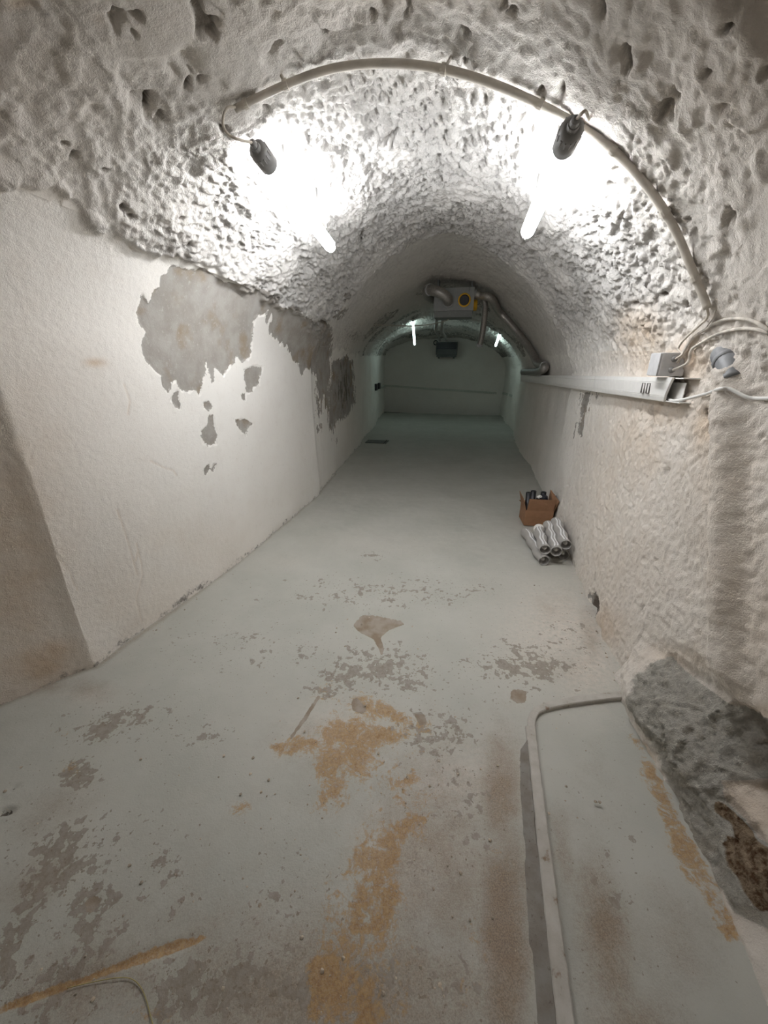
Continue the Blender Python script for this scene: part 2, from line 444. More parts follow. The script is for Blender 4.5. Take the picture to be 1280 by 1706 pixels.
# how rough: rough thrown plaster on the vault, smooth on the left wall, medium on the right
edge_n = z_ - zbr + .05 * n5 + .03 * n12
roughL = sst(-.02, .02, edge_n)
rough = np.where(isR, .16 + .25 * sst(1.0, 1.6, z_), np.where(p_ < -.4, roughL, 1.0))
rough = np.where((p_ > -.4) & isC, .42 + .58 * sst(1.45, 1.9, z_ + .2 * n2a), rough)
far = sst(4.0, 4.5, s_)
vault = np.where(isR, 0, np.where(p_ < -.4, roughL, sst(1.45, 1.75, z_ + .1 * n2a)))
rough *= 1 - .62 * far + .45 * sst(6.5, 8, s_)
flat = sst(.12, .42, n2a) * (z_ > 1.7)
rough *= 1 - .55 * flat                                             # flatter scraped areas and bare stone faces
near = sst(2.3, 1.5, s_) * vault
rough *= 1 - .70 * near
d = .032 * n07 + .020 * n2a * np.where(isL, .35, 1.0)
crumb = .0130 * sst(-.16, .16, n12 + .45 * n24 + .2 * n5) + .0105 * sst(-.14, .14, n24 + .55 * n45) + .0055 * sst(-.2, .2, n45 + .5 * n80) + .002 * n80 - .014
d += rough * (crumb + .016 * n5)
d += near * .009 * sst(-.08, .08, perlin(V, 3.4, 17.) + .25 * n12)                 # stones showing through
pn = perlin(V, 8.5, 21.0) + .25 * n24
pit = sst(.58, .68, pn) * np.clip(vault + .35 * (isR & (s_ > 1.75)), 0, 1)
d -= (.012 * rough * sst(.25, .5, pn) + .026 * pit * (1 - .6 * far))
d += .026 * np.where(p_ < -.4, sst(-.4, -1., p_) * roughL * sst(4.2, 3.4, s_) * (1 - .5 * sst(2., 1.4, s_)), 0)     # the vault plaster stands proud of the wall
lw = sst(2.6, 1.3, s_ - .6 * perlin(V, 1.1, 30.)) * .9 + .12
d += np.where(isL, (.0019 * n45 + .0013 * n80 + .001 * n24), 0) * lw             # orange-peel render on the left wall
# the plastered-over downpipe on the right wall
ax = np.interp(z_, [0.40, 1.5], [1.16, 1.645])
ax = ax + .012 * perlin(V, 4., 50.)
q = (s_ - ax) / .072
bulge = np.where(isR & (z_ > .42) & (z_ < 1.52), (.062 + .008 * n5) * np.exp(-np.minimum(1.1 * q * q * q * q + .5 * q * q, 50)) * sst(.42, .55, z_) * sst(1.52, 1.46, z_), 0)
rw = np.where(isR, sst(5.0, 2.2, s_), 0)
VB = (V + N_ * bulge[:, None])[isR]
for arr, f, o in ((n24, 24, 8.8), (n45, 44, 2.2), (n80, 78, 6.4)): arr[isR] = perlin(VB, f, o)
d += bulge
d += rw * (.0016 * n24 + .0020 * sst(-.3, .3, n45) + .0016 * n80)
d += sst(6.8, 7.6, s_) * (.03 * perlin(V, 1.7, 13.) + .015 * n5) * (1 - .5 * isC)
# wobbling joint of floor and walls
d += .018 * perlin(V, 3.2, 40.) * sst(.25, .0, z_)
pit_shade = np.zeros(len(V))
# pits seen in the photograph (position in px, radii, depth)
for x, y, rx, ry, a, dp in ((247, 172, 7, 22, 10, .05), (232, 160, 18, 22, 20, .018), (352, 20, 10, 6, 0, .045), (103, 233, 6, 5, 0, .04), (168, 275, 7, 5, 0, .04),
                            (306, 78, 24, 26, 0, .022), (310, 130, 6, 16, 20, .03), (155, 175, 18, 12, 30, .018), (220, 160, 6, 4, 0, .03), (775, 105, 6, 7, 0, .05),
                            (855, 22, 7, 6, 0, .045), (1065, 415, 8, 6, 0, .05), (1028, 283, 6, 5, 0, .05), (1216, 40, 9, 6, 0, .04), (1150, 365, 5, 4, 0, .04),
                            (935, 150, 7, 16, 0, .03), (1000, 20, 6, 18, -10, .03), (903, 148, 6, 6, 0, .03), (330, 120, 5, 12, 30, .03), (700, 135, 16, 18, 0, .015),
                            (640, 20, 14, 12, 0, .022), (620, 35, 5, 5, 0, .03), (285, 108, 8, 22, -30, .018), (440, 170, 6, 5, 0, .03), (1062, 505, 10, 6, 0, .03),
                            (1108, 490, 8, 6, 0, .03), (1150, 505, 5, 9, 25, .03), (1020, 560, 5, 14, 20, .02), (1180, 690, 6, 14, 0, .03), (988, 1010, 9, 30, 12, .03), (1000, 1055, 7, 14, 0, .03),
                            (1085, 555, 12, 10, 0, .012), (1215, 170, 14, 8, 0, .02), (1180, 120, 8, 6, 0, .03), (860, 200, 9, 6, 0, .03)):
    bb = blob(px, py, x, y, rx * .8, ry * .8, a); d -= dp * bb
    if dp >= .03: pit_shade = np.maximum(pit_shade, sst(.35, .75, bb + .25 * n45))
# rough cement lump and broken masonry at the foot of the right wall
mound = np.where(isR, poly_sd(px, py, [(1050, 1150), (1053, 1124), (1080, 1100), (1116, 1090), (1143, 1116), (1180, 1144), (1218, 1170), (1290, 1200), (1290, 1310), (1205, 1305),
                                       (1300, 1420), (1300, 1560), (1215, 1520), (1150, 1400), (1110, 1320), (1080, 1240), (1040, 1165)]), -99.)
mm = sst(-4, 10, mound)
d += mm * (.022 * n5 + .012 * (.4 - np.abs(n12)) + .006 * n24 + .005 * n45 + .004 * n80)
# hairline cracks and plaster edges of the left wall
def line_d(pts):
    o = np.full(len(V), 99.); q = np.array(pts, float); m = isL & (px > q[:, 0].min() - 8) & (px < q[:, 0].max() + 8) & (py > q[:, 1].min() - 8) & (py < q[:, 1].max() + 8)
    x, y = px[m], py[m]; dd = np.full(x.shape, 99.)
    for a, b in zip(q, q[1:]):
        e = b - a; t_ = np.clip(((x - a[0]) * e[0] + (y - a[1]) * e[1]) / (e @ e), 0, 1); dd = np.minimum(dd, np.hypot(x - a[0] - t_ * e[0], y - a[1] - t_ * e[1]))
    o[m] = dd; return o
crack = np.zeros(len(V))
for pts in ([(8, 752), (30, 770), (42, 780), (58, 830), (78, 888), (92, 920), (118, 950), (126, 972), (134, 984)], [(75, 728), (54, 740), (44, 778)], [(228, 905), (238, 940), (240, 960), (230, 1000), (240, 1038)],
            [(250, 768), (270, 778), (288, 784), (293, 792)], [(195, 850), (215, 905), (232, 960)], [(232, 915), (228, 935)], [(205, 640), (215, 668), (212, 690)]):
    crack = np.maximum(crack, np.exp(-(line_d(pts) / 1.6) ** 2))
d -= .0028 * crack * (1 + 1.5 * n45)
# ---- wear masks, some with painted shade
wear = np.zeros((len(V), 4), np.float32); wear[:, 3] = 1
wear_and_shade = np.zeros((len(V), 4), np.float32); wear_and_shade[:, 3] = 1
grime = np.zeros((len(V), 4), np.float32); grime[:, 3] = 1
Z6 = dict(scale=2.667, ox=200, oy=400)
big = [(220, 100), (250, 115), (330, 130), (350, 110), (400, 145), (465, 185), (520, 175), (580, 190), (640, 215), (690, 240), (690, 290), (655, 330), (610, 330), (595, 360), (590, 420), (583, 520),
       (545, 545), (525, 520), (510, 545), (470, 600), (430, 570), (420, 640), (400, 590), (390, 530), (385, 600), (360, 690), (340, 665), (300, 675), (270, 660), (250, 620), (235, 640), (215, 680),
       (190, 650), (180, 600), (150, 575), (110, 540), (90, 480), (95, 440), (110, 410), (80, 370), (65, 320), (80, 285), (90, 235), (120, 275), (150, 215), (170, 200), (175, 150), (205, 145)]
right = [(655, 230), (690, 250), (705, 290), (740, 280), (775, 285), (800, 320), (850, 345), (880, 375), (915, 370), (940, 380), (945, 470), (940, 600), (945, 770), (925, 770), (915, 690), (900, 720),
         (905, 760), (885, 790), (885, 720), (885, 610), (850, 570), (815, 590), (800, 550), (760, 520), (750, 480), (720, 470), (690, 435), (665, 400), (650, 340)]
dark = [(945, 540), (1000, 515), (1040, 540), (1050, 720), (1020, 770), (990, 800), (975, 790), (955, 855), (940, 840), (930, 770), (940, 600)]
small = [[(560, 575), (600, 560), (640, 565), (625, 635), (575, 685), (560, 620)], [(545, 685), (570, 680), (565, 715), (550, 705)], [(240, 680), (260, 670), (272, 750), (250, 745), (232, 710)],
         [(378, 725), (400, 718), (420, 740), (400, 762), (383, 748)], [(400, 780), (420, 775), (435, 875), (430, 905), (395, 915), (365, 880), (365, 850), (390, 825)],
         [(515, 795), (560, 795), (595, 815), (575, 830), (565, 870), (540, 840)], [(372, 1025), (398, 992), (404, 1012), (428, 995), (420, 1030), (402, 1022), (380, 1042)],
         [(965, 320), (1010, 310), (1000, 335), (945, 355)], [(990, 240), (1020, 235), (1020, 265), (1000, 270)], [(888, 820), (898, 820), (895, 850), (888, 845)], [(955, 890), (965, 885), (965, 905)]]
sd = np.full(len(V), -99.0)
okL = (isL | (isC & (p_ < -.5))) & vis
for poly in [big, right, dark] + small:
    x = np.full(len(V), -99.0); x[okL] = poly_sd(px[okL], py[okL], poly, **Z6); sd = np.maximum(sd, x)
for x, y, rx, ry in ((480, 320, 5, 12), (497, 380, 9, 14), (430, 395, 5, 8), (715, 360, 14, 22), (672, 345, 6, 22), (800, 375, 4, 6)):        # flakes of paint left inside
    sd -= 14 * blob(px, py, 200 + x / 2.667, 400 + y / 2.667, rx / 2.667, ry / 2.667)
okR = isR & vis
for poly in ([(968, 655), (984, 652), (978, 680), (968, 700), (966, 680)], [(960, 705), (972, 700), (966, 725), (957, 728)], [(990, 655), (996, 655), (992, 672)],
             [(1078, 550), (1094, 546), (1098, 560), (1086, 568)], [(980, 990), (993, 985), (996, 1015), (988, 1030), (982, 1010)]):
    x = np.full(len(V), -99.0); x[okR] = poly_sd(px[okR], py[okR], poly); sd = np.maximum(sd, x)
strk = perlin(V * np.array([1, 1, .28]), 22, 3.)
sd = sd + np.where(px > 440, 7 * strk, 0) * (sd > -20)
peel = sst(-10, 10, sd)
wear[:, 0] = peel
d -= .006 * sst(-1.2, 1.2, sd + 5 * n24)
# thin flaking paint at the top of the far left wall
wear[:, 0] = np.maximum(wear[:, 0], .42 * blob(px, py, 565, 520, 25, 40) * okL)
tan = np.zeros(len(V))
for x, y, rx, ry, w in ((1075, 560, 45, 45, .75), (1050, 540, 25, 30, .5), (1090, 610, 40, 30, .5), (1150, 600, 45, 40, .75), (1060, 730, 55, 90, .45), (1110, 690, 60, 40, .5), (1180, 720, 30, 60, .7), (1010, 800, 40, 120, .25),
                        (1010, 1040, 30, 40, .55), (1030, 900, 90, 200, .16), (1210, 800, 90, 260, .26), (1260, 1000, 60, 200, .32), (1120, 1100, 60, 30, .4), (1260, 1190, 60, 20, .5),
                        (60, 1110, 70, 40, .85), (95, 1090, 40, 30, .75), (30, 930, 70, 240, .6), (210, 1000, 90, 60, .18), (300, 900, 80, 40, .14),  # left recess: brown damp with the corner's shade painted in
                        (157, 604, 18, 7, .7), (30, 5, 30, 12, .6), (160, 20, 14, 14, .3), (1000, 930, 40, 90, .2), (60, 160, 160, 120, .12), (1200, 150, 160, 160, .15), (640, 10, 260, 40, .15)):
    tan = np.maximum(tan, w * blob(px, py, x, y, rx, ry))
tan = np.maximum(tan, .35 * crack)
tan += np.where(isR, .04, 0) * sst(4, 2, s_)
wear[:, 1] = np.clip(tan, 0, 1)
mold = np.zeros(len(V))
mold += .50 * far * isC * sst(.05, .5, n2a + .2) * sst(4.4, 7, s_)
mold = np.maximum(mold, np.clip(.50 + .45 * strk, 0, 1) * blob(px, py, 574, 640, 20, 75, 0) * okL)
mold = np.maximum(mold, .62 * blob(px, py, 835, 600, 35, 30) * isC)
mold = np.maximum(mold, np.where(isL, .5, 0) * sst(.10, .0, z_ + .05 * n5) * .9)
mold = np.maximum(mold, .45 * blob(px, py, 590, 560, 40, 30) * (s_ > 4))
wear[:, 2] = np.clip(mold, 0, 1)
cem = mm * sst(0, 1, 1.0 - .0 * py)
brown = np.zeros(len(V))
for x, y, rx, ry, a in ((1262, 1420, 60, 30, 35), (1215, 1360, 28, 12, 40), (1165, 1325, 14, 8, 30), (1280, 1480, 45, 40, 0)):
    brown = np.maximum(brown, .95 * blob(px, py, x, y, rx, ry, a))
brown = np.maximum(brown * .5, .78 * sst(-14, 8, poly_sd(px, py, [(950, 690), (1000, 710), (1090, 790), (1130, 860), (1199, 900), (1240, 960), (1240, 1190), (1150, 1180), (1080, 1080), (1030, 1000), (975, 880), (985, 840), (1040, 850), (1000, 770), (940, 730)], 2.725, 840, 1080)))
ledge = poly_sd(px, py, [(1200, 1300), (1300, 1298), (1300, 1410), (1255, 1390), (1235, 1360), (1207, 1335)])
cem = cem * (1 - sst(-5, 4, ledge))
brown = brown * (1 - sst(-5, 4, ledge))
rustR = poly_sd(px, py, [(1060, 1230), (1075, 1240), (1100, 1300), (1130, 1370), (1160, 1430), (1215, 1530), (1195, 1535), (1140, 1430), (1105, 1350), (1080, 1290)])
wear[:, 1] = np.where(isR, np.maximum(wear[:, 1], sst(-6, 6, rustR)), wear[:, 1])
wear_and_shade[:, 2] = np.maximum(.85 * pit_shade, .7 * sst(.62, .72, pn) * pit * (1 - far))  # pits coloured dark to stand for the shade inside them
grime[:, 0] = np.clip(vault * (1.0 - .45 * near) * (1 - .3 * far), 0, 1)
warm = np.clip(sst(2.5, .9, s_ - .35 * n07), 0, 1) * np.where(isL, .35, .50)
warm = np.maximum(warm, np.where(isR, .38, 0) * sst(4.0, 2.6, s_ + .4 * n2a))
warm = np.maximum(warm, np.where(isL, .30, 0) * sst(.7, .0, z_) * sst(4, 2, s_))
warm = np.maximum(warm, .25 * sst(4.6, 6, s_))
grime[:, 1] = warm
grime[:, 2] = np.clip(.18 + .7 * rough * np.where(isL, .5, 1) + np.where(isL, .25 * lw, 0) + .26 * rw + .5 * mm + .25 * near, 0, 1)
wear[:, 1] = np.where(isR, np.maximum(wear[:, 1], .55 * sst(-4, 4, ledge)), wear[:, 1])
wear_and_shade[:, 0] = np.where(isR, cem, 0); wear_and_shade[:, 1] = np.where(isR, brown, 0)
VD = V + N_ * d[:, None]

def grid_mesh(name, verts, nr, nc, attrs, mat):
    me = bpy.data.meshes.new(name)
    i = np.arange(nr - 1)[:, None] * nc + np.arange(nc - 1)[None, :]
    q = np.stack([i, i + nc, i + nc + 1, i + 1], -1).reshape(-1, 4).astype(np.int32)
    if med > 0: q = q[:, ::-1]
    me.vertices.add(len(verts)); me.vertices.foreach_set('co', verts.astype(np.float32).ravel())
    me.loops.add(q.size); me.loops.foreach_set('vertex_index', q.ravel())
    me.polygons.add(len(q)); me.polygons.foreach_set('loop_start', np.arange(0, q.size, 4, dtype=np.int32))
    me.polygons.foreach_set('use_smooth', np.ones(len(q), bool))
    me.update(calc_edges=True)
    for an, arr in attrs.items():
        a = me.attributes.new(an, 'FLOAT_COLOR', 'POINT'); a.data.foreach_set('color', arr.astype(np.float32).ravel())
    me.materials.append(mat)
    return link(name, me)
VG = VD.reshape(NR_, NU, 3); WA = wear.reshape(NR_, NU, 4); WB = wear_and_shade.reshape(NR_, NU, 4); WG = grime.reshape(NR_, NU, 4)
def shell_part(name, c0, c1):
    v = VG[:, c0:c1].reshape(-1, 3)
    return struct(grid_mesh(name, v, NR_, c1 - c0, {'wear': WA[:, c0:c1].reshape(-1, 4), 'wear_b': WB[:, c0:c1].reshape(-1, 4), 'grime': WG[:, c0:c1].reshape(-1, 4)}, M['plaster']))
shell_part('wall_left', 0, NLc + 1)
shell_part('ceiling', NLc, NLc + NCc + 1)
shell_part('wall_right', NLc + NCc, NU)

# a coarser copy of the shell, only in memory, to seat fixtures on it
rs = np.concatenate([np.arange(0, NR_ - 1, 4), [NR_ - 1]]); cs = np.concatenate([np.arange(0, NU - 1, 4), [NU - 1]])
cv = VG[np.ix_(rs, cs)]; nr, nc = len(rs), len(cs)
ii = np.arange(nr - 1)[:, None] * nc + np.arange(nc - 1)[None, :]
BV = BVHTree.FromPolygons(cv.reshape(-1, 3).tolist(), np.stack([ii, ii + nc, ii + nc + 1, ii + 1], -1).reshape(-1, 4).tolist())
def seat(px_, py_, off):
    """the point of the shell seen at a photo pixel, lifted off the surface towards the room"""
    r = pix_ray(px_, py_).normalized()
    h, n, _, _ = BV.ray_cast(EYEV + r * .5, r)
    if n.dot(r) > 0: n = -n
    return h + n * off

# ------------------------------------------------------------ back wall, front wall, floor
def end_wall(name, a, b, s_off, top):
    nx, nz = 60, 44
    P = np.linspace(a[0], b[0], nx); S = np.linspace(a[1], b[1], nx); Z = np.linspace(-.06, top, nz)
    p2, z2 = np.meshgrid(P, Z, indexing='ij'); s2 = np.repeat(S[:, None], nz, 1)
    v = np.stack([p2 * CA + s2 * SA, -p2 * SA + s2 * CA, z2], -1).reshape(-1, 3)
    nn = .012 * perlin(v, 2.1, 9) ; v[:, 1] -= nn
    w = np.zeros((len(v), 4)); w[:, 3] = 1; w[:, 1] = .10 + .08 * perlin(v, 1.2, 4)
    return struct(grid_mesh(name, v, nx, nz, {'wear': w, 'wear_b': np.zeros((len(v), 4)), 'grime': np.tile([.1, .1, .15, 1], (len(v), 1))}, M['plaster']))
end_wall('wall_back', (-2.9, 12.30), (1.4, 11.70), 0, 2.5)
end_wall('wall_front', (-2.9, -2.55), (1.4, -2.55), 0, 2.7)

fs = np.concatenate([np.arange(-2.65, .15, .1), np.arange(.15, 4.2, .0105), 4.2 + np.cumsum(np.geomspace(.014, .10, 170))]); fs = fs[fs < 12.5]
fp = np.arange(-2.95, 1.55, .0115)
FS, FP = np.meshgrid(fs, fp, indexing='ij')
fv = np.stack([FP * CA + FS * SA, -FP * SA + FS * CA, np.zeros_like(FS)], -1).reshape(-1, 3)
fx, fy, fd = project(fv); fok = fd > .2
fx = np.where(fok, fx, -9e3); fy = np.where(fok, fy, -9e3)
sF, pF = FS.ravel(), FP.ravel()
f1 = perlin(fv, 1.3, 2.); f4 = perlin(fv, 4.2, 6.); f14 = perlin(fv, 14., 1.); f40 = perlin(fv, 38., 3.)
fz = .006 * f1 + .003 * f4 + .0012 * f14 + .0005 * f40
fw = np.zeros((len(fv), 4)); fw[:, 3] = 1; fb = np.zeros((len(fv), 4)); fb[:, 3] = 1
def acc(lst):
    o = np.zeros(len(fv))
    for b in lst:
        w = b[-1]; o = np.maximum(o, w * blob(fx, fy, *b[:-1]))
    return o
dirt = acc([(480, 1640, 700, 260, 0, .50), (560, 1660, 440, 180, 0, .72), (720, 1450, 170, 290, 0, .62), (300, 1420, 300, 150, 0, .30), (1130, 1560, 140, 150, 0, .45), (1000, 1300, 120, 160, 0, .3), (560, 1240, 160, 70, 0, .45), (840, 1560, 60, 240, 0, .95), (835, 1320, 50, 130, 0, .8), (60, 1470, 130, 60, -30, .55), (150, 1640, 240, 110, -15, .6),
            (90, 1350, 120, 50, -30, .5), (690, 1230, 110, 60, 0, .35), (540, 1320, 120, 140, 0, .35), (960, 1110, 90, 60, 0, .35), (920, 1010, 50, 40, 0, .4), (985, 1060, 25, 80, -10, .5), (150, 1150, 60, 30, 0, .5), (70, 1140, 70, 26, 0, .6),
            (300, 1540, 200, 100, 0, .35), (1010, 1560, 60, 200, -12, .75), (940, 1420, 30, 120, -8, .55), (1060, 1700, 120, 90, 0, .6), (630, 1130, 120, 40, 0, .25), (620, 985, 160, 20, 0, .12), (850, 1180, 60, 50, 0, .3)])
rust = acc([(600, 1250, 110, 110, 0, .40), (600, 1550, 110, 210, 0, .42), (700, 1330, 60, 60, 0, .34), (560, 1330, 40, 40, 0, .4), (485, 1245, 42, 18, -10, .58), (620, 1185, 50, 26, 10, .6), (690, 1215, 40, 26, 0, .45), (540, 1150, 20, 30, 40, .4), (600, 1200, 60, 20, 0, .35), (655, 1290, 45, 35, 0, .38), (690, 1385, 30, 22, 0, .5), (625, 1450, 50, 120, 5, .56),
            (575, 1580, 60, 130, 5, .54), (560, 1165, 14, 12, 0, .4), (600, 1680, 110, 70, 0, .46), (515, 1430, 30, 50, 0, .3), (120, 1290, 22, 26, -30, .4), (400, 1345, 30, 18, -20, .42), (250, 1690, 60, 25, 0, .42),
            (790, 1600, 40, 120, 0, .3), (830, 1450, 25, 90, 0, .32), (10, 1350, 28, 16, 0, .4), (100, 1220, 20, 30, 30, .3), (1080, 1290, 16, 50, -22, .5), (1140, 1430, 18, 70, -28, .5), (1190, 1520, 14, 40, -28, .5)])
seg = poly_sd(fx, fy, [(0, 1676), (70, 1650), (180, 1612), (280, 1570), (345, 1556), (340, 1568), (290, 1588), (230, 1606), (100, 1652), (0, 1690)])
rust = np.maximum(rust, sst(-8, 8, seg) * .95)
for poly in ([(530, 1215), (545, 1200), (600, 1195), (640, 1210), (690, 1230), (640, 1245), (610, 1275), (580, 1300), (560, 1330), (525, 1350), (535, 1330), (528, 1290)], [(452, 1238), (500, 1225), (535, 1232), (530, 1250), (490, 1262), (455, 1262)],
             [(580, 1165), (600, 1155), (650, 1172), (690, 1200), (720, 1205), (700, 1215), (640, 1200), (585, 1185)], [(640, 1295), (690, 1285), (700, 1300), (660, 1335), (655, 1310)],
             [(650, 1380), (690, 1350), (720, 1365), (690, 1390), (670, 1410), (665, 1500), (640, 1560), (600, 1560), (565, 1560), (590, 1480), (600, 1440), (590, 1420), (640, 1390)], [(515, 1600), (600, 1560), (590, 1640), (560, 1706), (510, 1706)], [(590, 1640), (640, 1620), (660, 1720), (590, 1720)]):
    rust = np.maximum(rust, .56 * sst(-24, 14, poly_sd(fx, fy, poly)))
rl = poly_sd(fx, fy, [(1052, 1222), (1075, 1240), (1110, 1310), (1140, 1370), (1180, 1440), (1250, 1560), (1215, 1560), (1175, 1490), (1135, 1425), (1100, 1345), (1075, 1280)])
rust = np.maximum(rust, sst(-16, 6, rl) * .5)
dens = acc([(120, 1480, 170, 160, -30, .70), (60, 1640, 200, 120, 0, .70), (380, 1640, 200, 90, 0, .8), (180, 1210, 110, 45, -15, .75), (300, 1220, 120, 45, 0, .5), (640, 1120, 130, 60, 0, .72), (870, 1110, 130, 60, 0, .68), (650, 990, 260, 40, 0, .55),
            (720, 1220, 100, 60, 0, .7), (560, 1130, 60, 60, 0, .7), (420, 1080, 260, 60, 0, .42), (620, 925, 40, 12, 0, .55), (250, 1470, 120, 120, 0, .55), (470, 1500, 140, 140, 0, .45), (760, 1350, 120, 160, 0, .5), (600, 1650, 300, 100, 0, .6), (1020, 1450, 80, 200, -10, .32), (940, 1060, 80, 60, 0, .5), (130, 1290, 60, 40, 0, .8)])
dust = acc([(940, 1050, 100, 80, 0, 1.0), (980, 1110, 60, 60, 0, 1.0), (760, 1300, 90, 70, 0, .6), (560, 1210, 90, 50, 0, .5), (700, 1420, 100, 90, 0, .45), (880, 1000, 40, 30, 0, .4), (150, 1160, 40, 20, 0, .4), (480, 935, 40, 14, 0, .3), (650, 905, 140, 20, 0, .22), (960, 960, 14, 60, -10, .5)])
chips = np.full(len(fv), -99.)
for poly in ([(588, 1040), (604, 1024), (630, 1026), (668, 1034), (674, 1040), (648, 1050), (634, 1062), (640, 1080), (637, 1094), (630, 1078), (622, 1064), (604, 1056), (594, 1048)], [(508, 1190), (530, 1158), (534, 1160), (512, 1196), (484, 1232), (482, 1228)],
             [(852, 1150), (862, 1148), (878, 1152), (876, 1170), (862, 1172), (850, 1164)], [(585, 1170), (592, 1160), (612, 1180), (606, 1190), (588, 1184)], [(140, 1500), (160, 1490), (170, 1498), (158, 1514), (146, 1524)], [(690, 1190), (708, 1190), (712, 1206), (700, 1210)]):
    chips = np.maximum(chips, poly_sd(fx, fy, poly))
blk = acc([(10, 1352, 26, 9, -15, .62), (22, 1312, 22, 6, -30, .5), (112, 1664, 6, 7, 0, .7), (184, 1664, 6, 6, 0, .7), (108, 1645, 8, 4, 0, .6), (768, 1130, 4, 3, 0, .5)])
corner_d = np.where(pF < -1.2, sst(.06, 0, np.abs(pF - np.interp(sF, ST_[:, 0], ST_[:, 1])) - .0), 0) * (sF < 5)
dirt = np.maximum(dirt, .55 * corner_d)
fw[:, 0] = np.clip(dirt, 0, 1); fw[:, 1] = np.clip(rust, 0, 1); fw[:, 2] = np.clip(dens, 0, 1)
fb[:, 0] = np.clip(dust, 0, 1); fb[:, 1] = sst(-7, 7, chips); fb[:, 2] = blk
fz -= .005 * sst(-1, 2, chips) + .02 * sst(.3, .7, blk) * (fx < 60) + .004 * sst(-3, 3, seg)
# the shallow pan on the right, ringed by the kerb
pan = sst(-3, 3, poly_sd(fx, fy, [(884, 1212), (893, 1290), (907, 1410), (924, 1560), (942, 1706), (965, 1950), (1800, 1950), (1500, 1500), (1060, 1156), (1000, 1162), (950, 1168), (910, 1176), (893, 1190)]))
fz -= .012 * pan
fv[:, 2] = fz
med_keep = med; med = -1
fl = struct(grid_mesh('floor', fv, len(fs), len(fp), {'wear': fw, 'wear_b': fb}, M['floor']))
med = med_keep

# kerb round the pan: the long bar, the cross bar, the sloping mortar side
def ribbon(name, left, right, z0, z1, mat, rag=.0):
    """bar between two edge lines (lists of world points on the floor)"""
    bm = bmesh.new(); rows = []
    for i, (a, b) in enumerate(zip(left, right)):
        j = Vector((random.uniform(-rag, rag), random.uniform(-rag, rag), 0)); k = Vector((random.uniform(-rag, rag), random.uniform(-rag, rag), 0))
        za, zb = (z1, z1) if not isinstance(z1, tuple) else z1
        a2, b2 = Vector((a.x, a.y, 0)) + j, Vector((b.x, b.y, 0)) + k
        up = (b2 - a2).normalized() * .004
        rows.append([bm.verts.new(q) for q in (a2 + Vector((0, 0, z0)), a2 + Vector((0, 0, za - .004)), a2 + up + Vector((0, 0, za)), b2 - up + Vector((0, 0, zb)), b2 + Vector((0, 0, zb - .004)), b2 + Vector((0, 0, z0)))])
    for r, s2 in zip(rows, rows[1:]):
        for k in range(6): bm.faces.new((r[k], r[(k + 1) % 6], s2[(k + 1) % 6], s2[k]))
    bm.faces.new(rows[0][::-1]); bm.faces.new(rows[-1])
    return struct(bm_obj(name, bm, mat))
def fline(pts, n=10): return catmull([at_z(x, y, 0) for x, y in pts], n)
ribbon('trim_1', fline([(875, 1212), (884, 1290), (895, 1410), (910, 1560), (926, 1706), (945, 1900)]), fline([(892, 1212), (901, 1290), (918, 1420), (937, 1560), (957, 1706), (980, 1900)]), -.04, .012, M['kerb'], .0008)
ribbon('trim_2', fline([(905, 1172), (950, 1162), (1000, 1156), (1052, 1150)]), fline([(918, 1181), (955, 1174), (1000, 1168), (1052, 1162)]), -.04, .008, M['kerb'], .0008)
ribbon('trim_3', fline([(866, 1250), (866, 1330), (874, 1460), (882, 1600), (890, 1750), (900, 1900)]), fline([(880, 1235), (888, 1330), (899, 1440), (915, 1580), (930, 1730), (946, 1900)]), -.04, (.0005, .010), M['kerb_side'], .002)
ribbon('trim_4', fline([(878, 1214), (880, 1195), (890, 1180), (912, 1170)]), fline([(892, 1214), (894, 1198), (901, 1188), (920, 1181)]), -.04, .0075, M['kerb'], .0006)

# dado rail on the end wall and the right-hand corner
bm = bmesh.new()
box(bm, -2.5, -.8, 12.13, 12.23, .70, .76); box(bm, -.8, .85, 11.93, 12.03, .66, .72)
bm.free()
def wall_rail(name, pts, h, dp):
    bm = bmesh.new(); rows = []
    for q in pts:
        p, s, z = q[:3]; rows.append([bm.verts.new(W(p + a, s + b, z + c)) for a, b, c in ((0, 0, -h / 2), (q[3], q[4], -h / 2), (q[3], q[4], h / 2), (0, 0, h / 2))])
    for r, s2 in zip(rows, rows[1:]):
        for k in range(4): bm.faces.new((r[k], r[(k + 1) % 4], s2[(k + 1) % 4], s2[k]))
    bm.faces.new(rows[0][::-1]); bm.faces.new(rows[-1]); return struct(bm_obj(name, bm, M['rail']))
wall_rail('trim_5', [(-2.40, 12.26, .735, 0, -.05), (-.8, 12.03, .665, 0, -.05), (.90, 11.80, .60, 0, -.05)], .055, .05)
wall_rail('trim_6', [(1.15, 11.75, .60, -.09, 0), (1.19, 10.6, .66, -.09, 0), (1.18, 9.6, .70, -.08, 0)], .055, .05)
wall_rail('trim_7', [(-2.44, 12.20, .735, .07, 0), (-2.24, 10.6, .79, .07, 0)], .055, .05)

